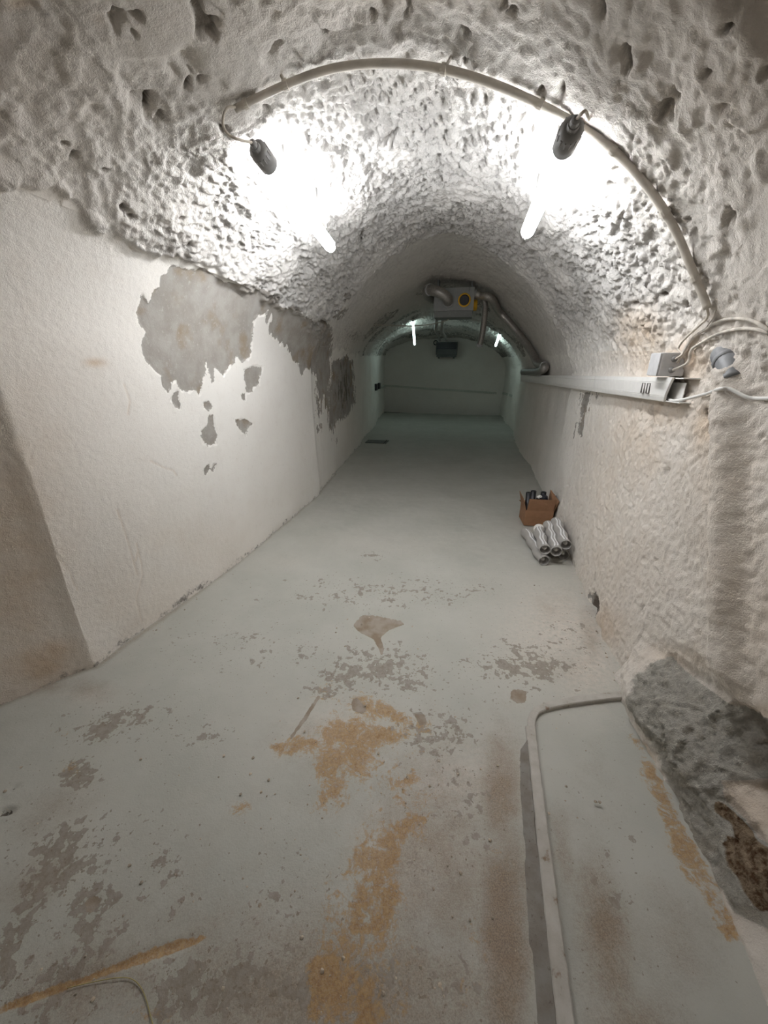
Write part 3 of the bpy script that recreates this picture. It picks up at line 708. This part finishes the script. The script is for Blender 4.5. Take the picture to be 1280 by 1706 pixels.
# ------------------------------------------------------------ the two near tube lamps
def tube_lamp(a, b, r, label, far=False):
    a, b = Vector(a), Vector(b); ax = (b - a).normalized(); L = (b - a).length
    t = thing('tube_lamp', label, 'lamp', a, 'far tube lamps' if far else 'near tube lamps')
    bm = bmesh.new(); seg = 12 if not far else 8
    s0 = .07 if not far else .03
    lathe(bm, [(0, s0), (r * .97, s0), (r, s0 + .005), (r, L - .02), (r * .93, L - .008), (r * .7, L - .002), (0, L)], a, ax, seg)
    bm_obj('tube', bm, M['far_lamp' if far else 'lamp'], t, True, True)
    R = r * 1.10
    bm = bmesh.new()
    lathe(bm, [(0, -.012), (R * .62, -.012), (R * .98, 0), (R, .012), (R, .03), (R * 1.04, .032), (R * 1.04, .094), (r * 1.01, .096)] if not far else [(0, -.01), (R, -.01), (R, .05), (r, .05)], a, ax, 18)
    cp = bm_obj('socket_cap', bm, M['grey_plastic'], t, True, True)
    if not far:
        bm = bmesh.new()
        for k in range(14):
            u = ax.orthogonal().normalized(); u.rotate(Matrix.Rotation(2 * math.pi * k / 14, 3, ax))
            sweep(bm, [a + u * R + ax * .004, a + u * R + ax * .032], .0028, 5)
        bm_obj('grip_ribs', bm, M['grey_plastic'], cp, False, False).data.transform(Matrix.Translation(a).inverted())
        bm = bmesh.new(); lathe(bm, [(0, -.052), (.008, -.052), (.013, -.046), (.015, -.03), (.018, -.029), (.018, -.016), (.02, -.012), (.02, -.008), (0, -.008)], a, ax, 12)
        bm_obj('cable_gland', bm, M['grey_plastic'], t, False, True)
    bm = bmesh.new(); lathe(bm, [(r * .98, L - .03), (r * 1.05, L - .03), (r * 1.05, L - .022), (r * .98, L - .022)], a, ax, 16)
    bm_obj('end_ring', bm, M['light_plastic'], t, True, True)
    for f in (.28, .75):                                     # clips that hold the tube to the vault
        c = a + ax * L * f
        h, n, _, dd = BV.ray_cast(c, Vector((0, 0, 1)))
        if h is None or dd > .6: continue
        tube_obj('hanger', [c + Vector((0, 0, r * .8)), h + Vector((0, 0, .02))], .006, M['grey_plastic'], t, 6)
    return t
LA, LB = at_z(430, 250, 2.295), at_z(552, 412, 2.17)
RA, RB = at_z(953, 215, 2.165), at_z(878, 388, 2.115)
# start of the socket is drawn at its rear end
tube_lamp(LA, LB, .035, 'bright tube lamp on the left of the near vault, fed by a looping cable')
tube_lamp(RA, RB, .033, 'bright tube lamp on the right of the near vault, socket touching the conduit')
tube_lamp(at_s(688, 532, 9.0), at_s(691, 574, 10.1), .026, 'small far tube lamp left of the ventilation box', True)
tube_lamp(at_s(834, 554, 8.9), at_s(826, 576, 9.9), .026, 'small far tube lamp right of the drooping duct', True)

# ------------------------------------------------------------ arched conduit and its cables
def seated(pts, off): return [seat(x, y, off) for x, y in pts]
def smooth_path(P, it=2):
    for _ in range(it):
        P = [P[0]] + [(P[i - 1] + P[i] * 2 + P[i + 1]) / 4 for i in range(1, len(P) - 1)] + [P[-1]]
    return P
cpts = [(388, 170), (420, 153), (470, 132), (530, 115), (590, 106), (650, 103), (710, 108), (770, 120), (830, 141), (885, 166), (935, 192), (985, 220), (1030, 254), (1070, 295), (1105, 345), (1135, 392), (1160, 440), (1178, 478), (1190, 510)]
def nearer(a, b): return a if (a - EYEV).length < (b - EYEV).length else b
CP = smooth_path(catmull([nearer(at_s(x, y, 1.74), seat(x, y, .022)) for x, y in cpts], 6), 50)
CP = [c if True else c for c in CP]
tc = thing('conduit', 'long cream plastic conduit arching across the rough vault', 'conduit', CP[len(CP) // 2])
tube_obj('pipe', CP, .0125, M['pvc'], tc, 12)
for i in (0.03, .115, .37, .52, .66, .79, .92):
    k = int(i * (len(CP) - 1)); c = CP[k]; tg = (CP[k + 1] - CP[k]).normalized()
    bm = bmesh.new(); lathe(bm, [(.0128, -.008), (.0165, -.008), (.0165, .008), (.0128, .008)], c, tg, 14)
    q, n, _, _ = BV.find_nearest(c); 
    sweep(bm, [c + (q - c).normalized() * .012, q + (q - c).normalized() * .02], .006, 6)
    bm_obj('pipe_clip', bm, M['pvc'], tc, False, True)
def cable(name, path, r, mat, label, cat='cable', group=None, seg=8):
    o = tube_obj(name, path, r, mat, None, seg); return tag(o, label, cat, group)
gl = LA - (LB - LA).normalized() * .045
cable('cable', catmull([CP[1], at_s(379, 180, 1.70), at_s(372, 196, 1.70), at_s(373, 212, 1.70), at_s(383, 226, 1.71), at_s(400, 233, 1.73), gl], 8), .0046, M['cable'], 'thin cream cable looping from the conduit end to the left tube lamp')
gr = RA - (RB - RA).normalized() * .045
k = min(range(len(CP)), key=lambda i: (CP[i] - gr).length)
cable('cable', catmull([gr, gr + Vector((.012, -.03, .006)), CP[k] + Vector((.03, -.025, .0)), CP[k] + Vector((.008, -.03, .022)), CP[k] + Vector((-.004, .0, .016))], 8), .0046, M['cable'], 'short cable loop joining the right tube lamp to the conduit')

# ------------------------------------------------------------ wall trunking on the right
TR0, TR1 = 1.93, 7.25
def pz(s, z): return z - .034 * (s - 1.95)
def trk(p, s, z):                                             # leans with the wall: p follows its face
    return W(p + np.interp(s, [1.9, 3.2, 4.2, 6, 7.3], [0, .025, .06, .11, .06]), s, pz(s, z))
trunk = thing('cable_trunking', 'long white wall trunking with an open end running along the right wall', 'trunking', W(.9, TR0, 1.38))
def prism(bm, prof, s0, s1, n=1, fr=None, skew=0.0, closed=True):
    rows = []
    zm = max(z for _, z in prof)
    for i in range(n + 1):
        s = s0 + (s1 - s0) * i / n
        rows.append([bm.verts.new(fr(p, s + (skew * (zm - z) if i == 0 else 0), z)) for p, z in prof])
    m = len(prof)
    for r, q in zip(rows, rows[1:]):
        for k in range(m if closed else m - 1): bm.faces.new((r[k], r[(k + 1) % m], q[(k + 1) % m], q[k]))
    if closed: bm.faces.new(rows[0][::-1]); bm.faces.new(rows[-1])
ZT, ZBt = 1.425, 1.325
bm = bmesh.new()
prism(bm, [(.955, ZBt), (.955, ZT), (.872, ZT), (.872, ZT - .004), (.951, ZT - .004), (.951, ZBt + .004), (.880, ZBt + .004), (.880, ZBt)], 1.86, TR1, 24, trk)
bm_obj('base_channel', bm, M['trunking'], trunk, False, True)
for i, (a, b) in enumerate(((TR0, 3.05), (3.056, 5.1), (5.106, TR1))):
    bm = bmesh.new()
    prism(bm, [(.862, ZT + .001), (.866, ZT + .002), (.872, ZT + .001), (.872, ZT - .018), (.874, ZT - .02), (.871, ZT - .022), (.876, ZBt + .024), (.879, ZBt + .022), (.877, ZBt + .02), (.884, ZBt + .001), (.880, ZBt - .003), (.873, ZBt + .001),
               (.867, ZBt + .02), (.8685, ZBt + .022), (.866, ZBt + .024), (.861, ZT - .022), (.8635, ZT - .02), (.861, ZT - .018)], a, b, 10, trk, .55 if i == 0 else 0)
    bm_obj('cover', bm, M['trunking'], trunk, False, True)
bm = bmesh.new(); prism(bm, [(.905, ZBt + .006), (.905, ZT - .02), (.908, ZT - .02), (.908, ZBt + .006)], 1.90, 3.0, 4, trk, .0); bm_obj('divider', bm, M['trunking'], trunk, False, True)
for a in (2.13, 2.19):
    bm = bmesh.new()
    for (s0, s1, z0, z1) in ((a, a + .003, ZBt + .026, ZT - .026), (a + .031, a + .034, ZBt + .026, ZT - .026), (a + .004, a + .03, ZBt + .026, ZBt + .028), (a + .004, a + .03, ZT - .028, ZT - .026)):
        prism(bm, [(.8585, z0), (.8585, z1), (.866, z1), (.866, z0)], s0, s1, 1, trk)
    bm_obj('clip_frame', bm, M['seam'], trunk, False, True)

# junction box on top of the trunking
jb = thing('junction_box', 'light grey junction box standing on the trunking beside the painted cables', 'box', W(.87, 2.03, ZT))
bm = bmesh.new(); box(bm, .825, .925, 1.985, 2.085, ZT + .004, ZT + .10, .006); bm_obj('case', bm, M['light_plastic'], jb, False, True)
bm = bmesh.new(); box(bm, .819, .8245, 1.987, 2.083, ZT + .006, ZT + .098, .002); bm_obj('lid', bm, M['light_plastic'], jb, False, True)
for z in (.03, .075):
    bm = bmesh.new(); lathe(bm, [(0, .010), (.010, .010), (.013, .0), (.016, -.004), (.016, -.006), (0, -.006)], W(.875, 1.985, ZT + z), W(0, -1, 0), 12); bm_obj('cable_gland', bm, M['grey_plastic'], jb, True, True)

def wallcable(pts, off, n=8): return smooth_path(catmull(seated(pts, off), n), 6)
e1 = W(.875, 1.975, ZT + .075); e2 = W(.875, 1.975, ZT + .03)
cable('cable', smooth_path(catmull([CP[-2]] + seated([(1189, 524), (1174, 540), (1156, 554), (1145, 570), (1138, 582)], .018) + [e1 + Vector((.004, -.03, .02)), e1], 8), 4), .0042, M['cable'], 'cream cable dropping from the conduit end into the junction box')
cable('cable', smooth_path(catmull([W(.885, 1.975, ZT + .06)] + seated([(1148, 577), (1162, 558), (1182, 547), (1200, 536), (1224, 529), (1250, 530), (1270, 538), (1288, 552)], .008), 8), 4), .0055, M['painted_cable'], 'dark-flecked whitewashed cable curving highest to the right of the junction box')
cable('cable', smooth_path(catmull([e2, e2 + Vector((.02, -.05, .03))] + seated([(1156, 583), (1172, 571), (1192, 559), (1216, 550), (1240, 546), (1268, 548), (1288, 556)], .008), 8), 4), .0055, M['painted_cable'], 'whitewashed cable leaving the junction box low, beneath the dark-flecked cable')
cable('cable', smooth_path(catmull([trk(.90, 2.02, ZBt + .012), trk(.885, 1.90, ZBt + .008)] + seated([(1180, 656), (1200, 649), (1214, 648), (1229, 655), (1246, 663), (1264, 665), (1290, 664)], .008), 8), 3), .006, M['trunking'], 'white cable trailing out of the open trunking end to the right')
cable('cable', smooth_path(catmull(seated([(1198, 515), (1193, 526), (1186, 538), (1180, 547)], .008), 6), 2), .0022, M['cable'], 'hair-thin wire stub under the conduit end')

# grey pipe elbow sticking out of the plaster above the boxed-in downpipe
dp = thing('drain_pipe', 'broken blue-grey pipe elbow in the plaster above the downpipe casing', 'pipe', seat(1205, 600, 0))
c0, c1, c2, c3 = seat(1188, 596, -.04), seat(1195, 594, -.020), seat(1209, 602, -.018), seat(1214, 630, -.028)
tube_obj('elbow', catmull([c0, c1, c2, c3], 6), .036, M['pipe'], dp, 16)
bm = bmesh.new(); lathe(bm, [(.036, -.012), (.0395, -.012), (.041, -.008), (.0395, .012), (.036, .012)], c2.lerp(c1, .35), (c2 - c1), 18); bm_obj('collar', bm, M['pipe'], dp, True, True)

# ------------------------------------------------------------ ventilation box and ducts in the far vault
vb = thing('ventilation_unit', 'grey ventilation box under the far vault with a black port ringed yellow', 'fan unit', W(-.24, 6.2, 2.04))
bm = bmesh.new(); box(bm, -.50, .04, 6.0, 6.40, 2.115, 2.395, .006); bm_obj('casing', bm, M['unit'], vb, False, True)
bm = bmesh.new(); box(bm, -.49, .03, 6.0, 6.40, 2.035, 2.113, .004); bm_obj('lower_tray', bm, M['unit_low'], vb, False, True)
pc_ = at_s(774, 500, 6.0)
fwd = W(0, -1, 0)
bm = bmesh.new(); lathe(bm, [(.066, 0), (.085, 0), (.085, .012), (.078, .016), (.066, .016)], pc_, fwd, 24); pr = bm_obj('port_ring', bm, M['yellow'], vb, True, True)
bm = bmesh.new(); lathe(bm, [(0, .010), (.05, .012), (.0655, .014), (.0655, 0)], pc_, fwd, 24); bm_obj('port_cover', bm, M['black'], vb, True, True)
bm = bmesh.new(); lathe(bm, [(0, .05), (.055, .05), (.07, .04), (.07, 0)], W(.04, 6.12, 2.19), W(1, 0, 0), 20); bm_obj('side_port', bm, M['yellow'], vb, True, True)
for p in (-.46, 0):
    bm = bmesh.new(); box(bm, p - .012, p + .012, 6.1, 6.3, 2.395, 2.52); bm_obj('mounting_bracket', bm, M['unit_low'], vb, False, True)
bm = bmesh.new(); box(bm, -.04, -.025, 5.988, 6.0, 2.34, 2.395); bm_obj('latch', bm, M['unit_low'], vb, False, True)

def duct(name, path, r, label, collar=True):
    t = thing(name, label, 'duct', path[0])
    P = catmull(path, 10)
    # resample evenly so the flexible folds are regular
    L = [0.0]
    for a, b in zip(P, P[1:]): L.append(L[-1] + (b - a).length)
    n = max(12, int(L[-1] / .012)); Q = []
    for i in range(n + 1):
        x = L[-1] * i / n; j = min(max(1, int(np.searchsorted(L, x))), len(P) - 1); f = (x - L[j - 1]) / max(L[j] - L[j - 1], 1e-9); Q.append(P[j - 1].lerp(P[j], f))
    cnt = [0]
    def rr(f, l):
        cnt[0] += 1; return r * (1.0 if cnt[0] % 2 else .93)
    tube_obj('hose', Q, rr, M['duct'], t, 16)
    for i in ((0, .5, .995) if collar else (0, .99)):
        k = min(int(i * n), n - 1)
        bm = bmesh.new(); lathe(bm, [(r * .9, -.02), (r * 1.06, -.02), (r * 1.06, .02), (r * .9, .02)], Q[k], Q[k + 1] - Q[k], 18); bm_obj('hose_band', bm, M['light_plastic'], t, True, True)
    return t
duct('flexible_duct', [at_s(747, 503, 6.0), at_s(745, 497, 5.88), at_s(736, 489, 5.84), at_s(724, 484, 5.85), at_s(715, 483, 5.93), at_s(712, 487, 6.06), at_s(716, 494, 6.2), at_s(726, 499, 6.3)], .068, 'fat silver flexible duct curling from the front of the ventilation box to its left')
dpts = [(838, 511), (853, 527), (869, 546), (884, 566), (897, 586), (905, 602)]
duct('flexible_duct', [W(.04, 6.1, 2.33), at_s(800, 492, 6.1), at_s(818, 497, 6.05)] + [seat(x, y, .075) for x, y in dpts] + [at_p(908, 611, .97), at_p(901, 618, .95), at_p(888, 620, .97), at_p(872, 620, .99)], .052, 'long silver flexible duct following the right side of the far vault down to the trunking')
duct('flexible_duct', [W(.05, 6.3, 2.30), at_s(803, 497, 6.3), at_s(808, 506, 6.3), at_s(808, 520, 6.35), at_s(806, 540, 6.4), at_s(803, 560, 6.45), at_s(799, 576, 6.5)], .045, 'short silver duct drooping straight down beside the ventilation box', False)
cable('cable', catmull([at_s(750, 529, 6.2), at_s(744, 534, 6.3), at_s(720, 540, 6.5), at_s(690, 543, 6.6), at_s(660, 542.5, 6.7), seat(622, 540, .01)], 8), .007, M['cable'], 'pale cable strung from under the ventilation box to the left wall')

# cooling unit high on the end wall, with the two hoses that feed it
cu = thing('cooling_unit', 'dark cooling unit hung high on the end wall', 'cooling unit', W(-.56, 11.9, 1.53))
def cfr(p, s, z): return W(p, s - .14 * (p + .56), z)
bm = bmesh.new(); box(bm, -.86, -.27, 11.62, 11.96, 1.60, 1.93, .015, cfr); bm_obj('casing', bm, M['far_unit'], cu, False, True)
bm = bmesh.new(); box(bm, -.84, -.29, 11.60, 11.619, 1.75, 1.90, .004, cfr); bm_obj('front_grille', bm, M['black'], cu, False, True)
bm = bmesh.new(); box(bm, -.84, -.29, 11.64, 11.94, 1.545, 1.598, .01, cfr); bm_obj('drip_tray', bm, M['far_unit'], cu, False, True)
for p in (-.80, -.38):
    bm = bmesh.new(); box(bm, p, p + .05, 11.66, 11.72, 1.51, 1.545, 0, cfr); bm_obj('foot', bm, M['far_unit'], cu, False, True)
for x, lab in ((727, 'left of two bent grey hoses between the ventilation box and the cooling unit'), (737, 'right of two bent grey hoses between the ventilation box and the cooling unit')):
    cable('hose', catmull([at_s(x + 1, 527, 6.3), at_s(x, 540, 6.9), at_s(x - 1, 551, 7.6), at_s(x + 4, 559, 9.0), at_s(733 + (x - 727) * 1.1, 567, 11.4)], 10), .026, M['duct'], lab, 'hose')
bm = bmesh.new(); hc = at_s(726, 571, 11.9); bmesh.ops.create_circle
rg = [hc + W(math.cos(a) * .055, 0, math.sin(a) * .055) for a in np.linspace(0, 2 * math.pi, 25)]
sweep(bm, rg, .012, 8); tag(bm_obj('wall_ring', bm, M['black'], None, True), 'small dark ring on the end wall left of the cooling unit', 'ring')

# sockets on the far left wall
for x, y, lab in ((625, 645, 'nearer of two small black sockets on the far left wall'), (630, 643, 'farther of two small black sockets on the far left wall')):
    c = seat(x, y, 0); t = thing('wall_socket', lab, 'socket', c, 'black sockets on the far left wall')
    pl = np.dot(c, (CA, -SA, 0)); sl = np.dot(c, (SA, CA, 0))
    bm = bmesh.new(); box(bm, pl - .03, pl + .05, sl - .09, sl + .09, c.z - .075, c.z + .075, .01); bm_obj('case', bm, M['black'], t, False, True)
    bm = bmesh.new(); box(bm, pl + .0505, pl + .058, sl - .07, sl + .07, c.z - .055, c.z + .055, .004); bm_obj('cover', bm, M['black'], t, False, True)

# drain cover in the far floor
dr = thing('drain_cover', 'dark steel drain cover in the floor at the far left wall', 'drain', W(-1.62, 7.26, 0))
bm = bmesh.new(); box(bm, -1.80, -1.44, 7.14, 7.40, -.02, .014, .003); bm_obj('plate', bm, M['steel'], dr, False, True)
bm = bmesh.new(); box(bm, -1.435, -1.42, 7.12, 7.42, -.02, .022, .002); box(bm, -1.405, -1.385, 7.12, 7.42, -.02, .012); bm_obj('edge_slot', bm, M['black'], dr, False, True)

# ------------------------------------------------------------ cardboard box with black fittings
B0 = at_z(873.5, 875, .006)
ex = W(.997, .08, 0).normalized(); bw = .25; ey = Vector((-ex.y, ex.x, 0)); bd, bh = .22, .155
cb = thing('cardboard_box', 'open brown cardboard box against the right wall behind the grey tubes', 'box', B0)
def panel(name, a, b, c, dd, mat=None, th=.004):
    bm = bmesh.new(); n = (b - a).cross(dd - a).normalized() * th
    v = [bm.verts.new(q) for q in (a, b, c, dd)]; w = [bm.verts.new(q + n) for q in (a, b, c, dd)]
    bm.faces.new(v); bm.faces.new(w[::-1])
    for k in range(4): bm.faces.new((v[k], w[k], w[(k + 1) % 4], v[(k + 1) % 4]))
    return bm_obj(name, bm, mat or M['card'], cb, False, True)
up = Vector((0, 0, 1))
F0, F1, K0, K1 = B0, B0 + ex * bw, B0 + ey * bd, B0 + ex * bw + ey * bd
panel('bottom_panel', F0, F1, K1, K0, M['card_in'])
panel('front_panel', F0, F1, F1 + up * bh, F0 + up * bh)
panel('side_panel', K0, F0, F0 + up * bh, K0 + up * bh)
panel('side_panel', F1, K1, K1 + up * bh, F1 + up * bh)
panel('back_panel', K1, K0, K0 + up * bh, K1 + up * bh)
g = ex * .006
panel('front_flap', F0 + up * bh + g, F1 + up * bh - g, F1 + up * (bh + .115) - ey * .012 + g, F0 + up * (bh + .12) - ey * .012 + g * 2)
panel('side_flap', K0 + up * bh, F0 + up * bh, F0 + up * (bh + .115) - ex * .035 + ey * .02, K0 + up * (bh + .12) - ex * .03)
panel('side_flap', F1 + up * bh, K1 + up * bh, K1 + up * (bh + .165) - ex * .01 - ey * .06, F1 + up * (bh + .10) + ex * .035)
panel('back_flap', K1 + up * bh, K0 + up * bh, K0 + up * (bh - .01) + ey * .10, K1 + up * (bh - .01) + ey * .10, M['card_in'])
def crumple(name, c, r, mat, label, cat, sq=(1, 1, 1), amp=.35, seed=0):
    bm = bmesh.new(); bmesh.ops.create_icosphere(bm, subdivisions=4, radius=1)
    v = np.array([x.co[:] for x in bm.verts]); dd = 1 + amp * (np.abs(perlin(v, 1.7, seed)) * 1.6 - .4) + amp * .5 * perlin(v, 4.5, seed + 3)
    for x, k in zip(bm.verts, dd): x.co = Vector((x.co.x * sq[0], x.co.y * sq[1], x.co.z * sq[2])) * (r * k) + c
    return tag(bm_obj(name, bm, mat, None, False), label, cat)
def at_box(u, v, z): return B0 + ex * bw * u + ey * bd * v + up * z
# three black plastic pipe saddles / fittings standing up out of the box
def fitting(u, v, z, h, r, lean, label):
    c = at_box(u, v, z); t = thing('pipe_fitting', label, 'fitting', c, None)
    ax = (up + ex * lean[0] + ey * lean[1]).normalized()
    bm = bmesh.new(); lathe(bm, [(0, 0), (r, 0), (r, h * .3), (r * 1.18, h * .32), (r * 1.18, h * .42), (r, h * .44), (r * .95, h), (r * .7, h), (r * .65, h * .6), (0, h * .6)], c, ax, 14); bm_obj('body', bm, M['black'], t, True, True)
    bm = bmesh.new(); s0 = c + ax * h * .62; sweep(bm, catmull([s0, s0 + ex * r * 1.4 + up * r * .3, s0 + ex * r * 2.1 - up * r * .6], 5), r * .5, 10); bm_obj('branch', bm, M['black'], t, True, True)
fitting(.14, .30, .01, .30, .026, (-.05, .05), 'tall black plastic fitting at the left end of the cardboard box')
fitting(.36, .80, .01, .285, .028, (.0, .0), 'black plastic fitting in the middle of the cardboard box')
fitting(.80, .82, .01, .275, .028, (-.05, .0), 'black plastic fitting at the right end of the cardboard box')
crumple('plastic_film', at_box(.60, .36, .15), .085, M['navy'], 'crumpled dark plastic film inside the cardboard box', 'plastic', (.95, .62, 1.5), .4, 5)
crumple('plastic_bag', at_box(1.08, .55, .20), .07, M['film'], 'crumpled clear plastic bag hanging on the right of the cardboard box', 'bag', (.32, .9, 1.1), .4, 9)
crumple('paper_scrap', at_box(.47, .25, .275), .02, M['white'], 'small pale scrap on top of the dark plastic in the cardboard box', 'scrap', (1, 1, .8), .4, 2)

# ------------------------------------------------------------ grey wavy tubes
TRD = .041
def wavy_tube(a, b, label, cap=False, phase=0.0, roll=0.0):
    a, b = Vector(a), Vector(b)
    t = thing('striped_tube', label, 'tube', a, 'grey striped tubes')
    ax = (b - a); L = ax.length; ax.normalize(); sd = ax.cross(up).normalized(); n2 = sd.cross(ax).normalized()
    N = 44
    def cen(f): return a + ax * L * f + sd * (.0065 * math.sin(2 * math.pi * L * f / .19 + phase))
    bm = bmesh.new(); rings = []; seg = 22
    for i in range(N + 1):
        c = cen(i / N); rings.append([bm.verts.new(c + (sd * math.cos(2 * math.pi * k / seg) + n2 * math.sin(2 * math.pi * k / seg)) * TRD) for k in range(seg)])
    for r, q in zip(rings, rings[1:]):
        for k in range(seg): bm.faces.new((r[k], r[(k + 1) % seg], q[(k + 1) % seg], q[k]))
    bm.faces.new(rings[-1])
    # rim and hollow
    c = cen(0)
    def ring(rad, dep): return [bm.verts.new(c + ax * dep + (sd * math.cos(2 * math.pi * k / seg) + n2 * math.sin(2 * math.pi * k / seg)) * rad) for k in range(seg)]
    i1 = ring(TRD * .92, 0)
    for k in range(seg): bm.faces.new((rings[0][k], i1[k], i1[(k + 1) % seg], rings[0][(k + 1) % seg]))
    bm_obj('sleeve', bm, M['sleeve'], t, True, True)
    bm = bmesh.new(); p0 = None
    lathe(bm, [(TRD * .919, -.0005), (TRD * .90, .03), (TRD * .86, .055), (TRD * .5, .062), (0, .062)], c, ax, 22); bm_obj('hollow_end', bm, M['hollow'], t, True, True)
    bm = bmesh.new(); lathe(bm, [(0, -.002), (.006, .0), (.012, .008), (.013, .018), (.017, .022), (.017, .041)], c + ax * .020 + n2 * .003 * roll, ax, 10); bm_obj('inner_stub', bm, M['white'], t, True, True)
    bm = bmesh.new()
    for off in (-.0105, .0105):
        prev = None
        for i in range(2, N - 1):
            f = i / N; cc = cen(f); ang0 = math.pi / 2 + roll + (off + .006 * math.sin(2 * math.pi * L * f / .19 + phase + .9)) / TRD
            row = [bm.verts.new(cc + (sd * math.cos(x) + n2 * math.sin(x)) * (TRD + .0009)) for x in (ang0 - .14, ang0, ang0 + .14)]
            if prev:
                for k in (0, 1): bm.faces.new((prev[k], prev[k + 1], row[k + 1], row[k]))
            prev = row
    bm_obj('stripe', bm, M['stripe'], t, True, True)
    if cap:
        bm = bmesh.new(); lathe(bm, [(TRD * .98, -.05), (TRD * 1.05, -.05), (TRD * 1.05, -.004), (TRD * .95, .006), (0, .010)], cen(1), ax, 22); bm_obj('end_cap', bm, M['white'], t, True, True)
    return t
z1 = TRD + .002; z2 = z1 + .084
wavy_tube(at_z(906.3, 934.5, z1), at_z(876, 886, z1), 'grey striped tube lying lowest at the left front of the pile', False, .5, -.12)
wavy_tube(at_z(917.5, 927, z1) + Vector((0.03, .05, 0)), at_z(905, 884, z1) + Vector((.0, .05, 0)), 'shaded grey tube in the bottom row, half hidden under the middle tubes', False, .2, 0)
wavy_tube(at_z(938, 925, z1), at_z(925, 884, z1), 'shaded grey tube in the bottom row nearest the right wall', False, 1.0, 0)
wavy_tube(at_z(907, 916, z2), at_z(897, 880, z2), 'grey striped tube with a pale end cap, left in the upper row', True, 1.2, .1)
wavy_tube(at_z(927, 919, z2), at_z(914, 874, z2), 'grey striped tube in the middle of the upper row', False, .2, .1)
wavy_tube(at_z(942, 908, z2 + .03), at_z(927, 869, z2 + .034), 'grey striped tube in the upper row leaning on the right wall', False, 2.0, .1)

# ------------------------------------------------------------ small things on the floor
cable('string', smooth_path(catmull([at_z(112, 1646, .005), at_z(150, 1637, .006), at_z(195, 1629, .008), at_z(222, 1632, .008), at_z(240, 1655, .006), at_z(256, 1712, .005)], 8), 2), .0011, M['yellow_fibre'], 'yellow fibre strand curling on the dirty floor beside the rust streak', 'string', None, 6)
bm = bmesh.new()
for i in range(240):
    if i < 120: x, y = random.uniform(330, 1010), random.uniform(960, 1400)
    elif i < 200: x, y = random.uniform(0, 860), random.uniform(1250, 1690)
    else: x, y = random.choice([(random.uniform(160, 540), None), (random.uniform(955, 1035), None)]); y = (1105 - (x - 160) * .78 + random.uniform(6, 30)) if x < 600 else 960 + (x - 955) * 2.4 + random.uniform(-8, 8)
    c = at_z(x, y, .002); r = random.choice([.002, .003, .003, .005])
    m = bmesh.ops.create_icosphere(bm, subdivisions=1, radius=r)
    for v in m['verts']: v.co = Vector((v.co.x * random.uniform(.7, 1.6), v.co.y * random.uniform(.7, 1.6), v.co.z * .6)) + c
o = bm_obj('crumbs', bm, M['crumb'], None, False); tag(o, 'loose crumbs of plaster and paint scattered on the floor', 'debris'); o['kind'] = 'stuff'

# unseen fill light added to brighten the foreground, shaped as a tube under the vault
ra, rb = W(-.5, -1.7, 2.25), W(-.5, -.7, 2.25)
t = thing('tube_lamp', 'added fill light tube under the vault behind the viewer', 'lamp', ra)
bm = bmesh.new(); lathe(bm, [(0, 0), (.033, 0), (.033, 1.0), (0, 1.0)], ra, rb - ra, 12); bm_obj('tube', bm, emit('rear_fill_tube', (1.0, .90, .78), REAR_FILL), t, True, True)
bm = bmesh.new(); lathe(bm, [(0, -.07), (.037, -.07), (.037, -.001), (0, -.001)], ra, rb - ra, 12); bm_obj('socket_cap', bm, M['grey_plastic'], t, True, True)
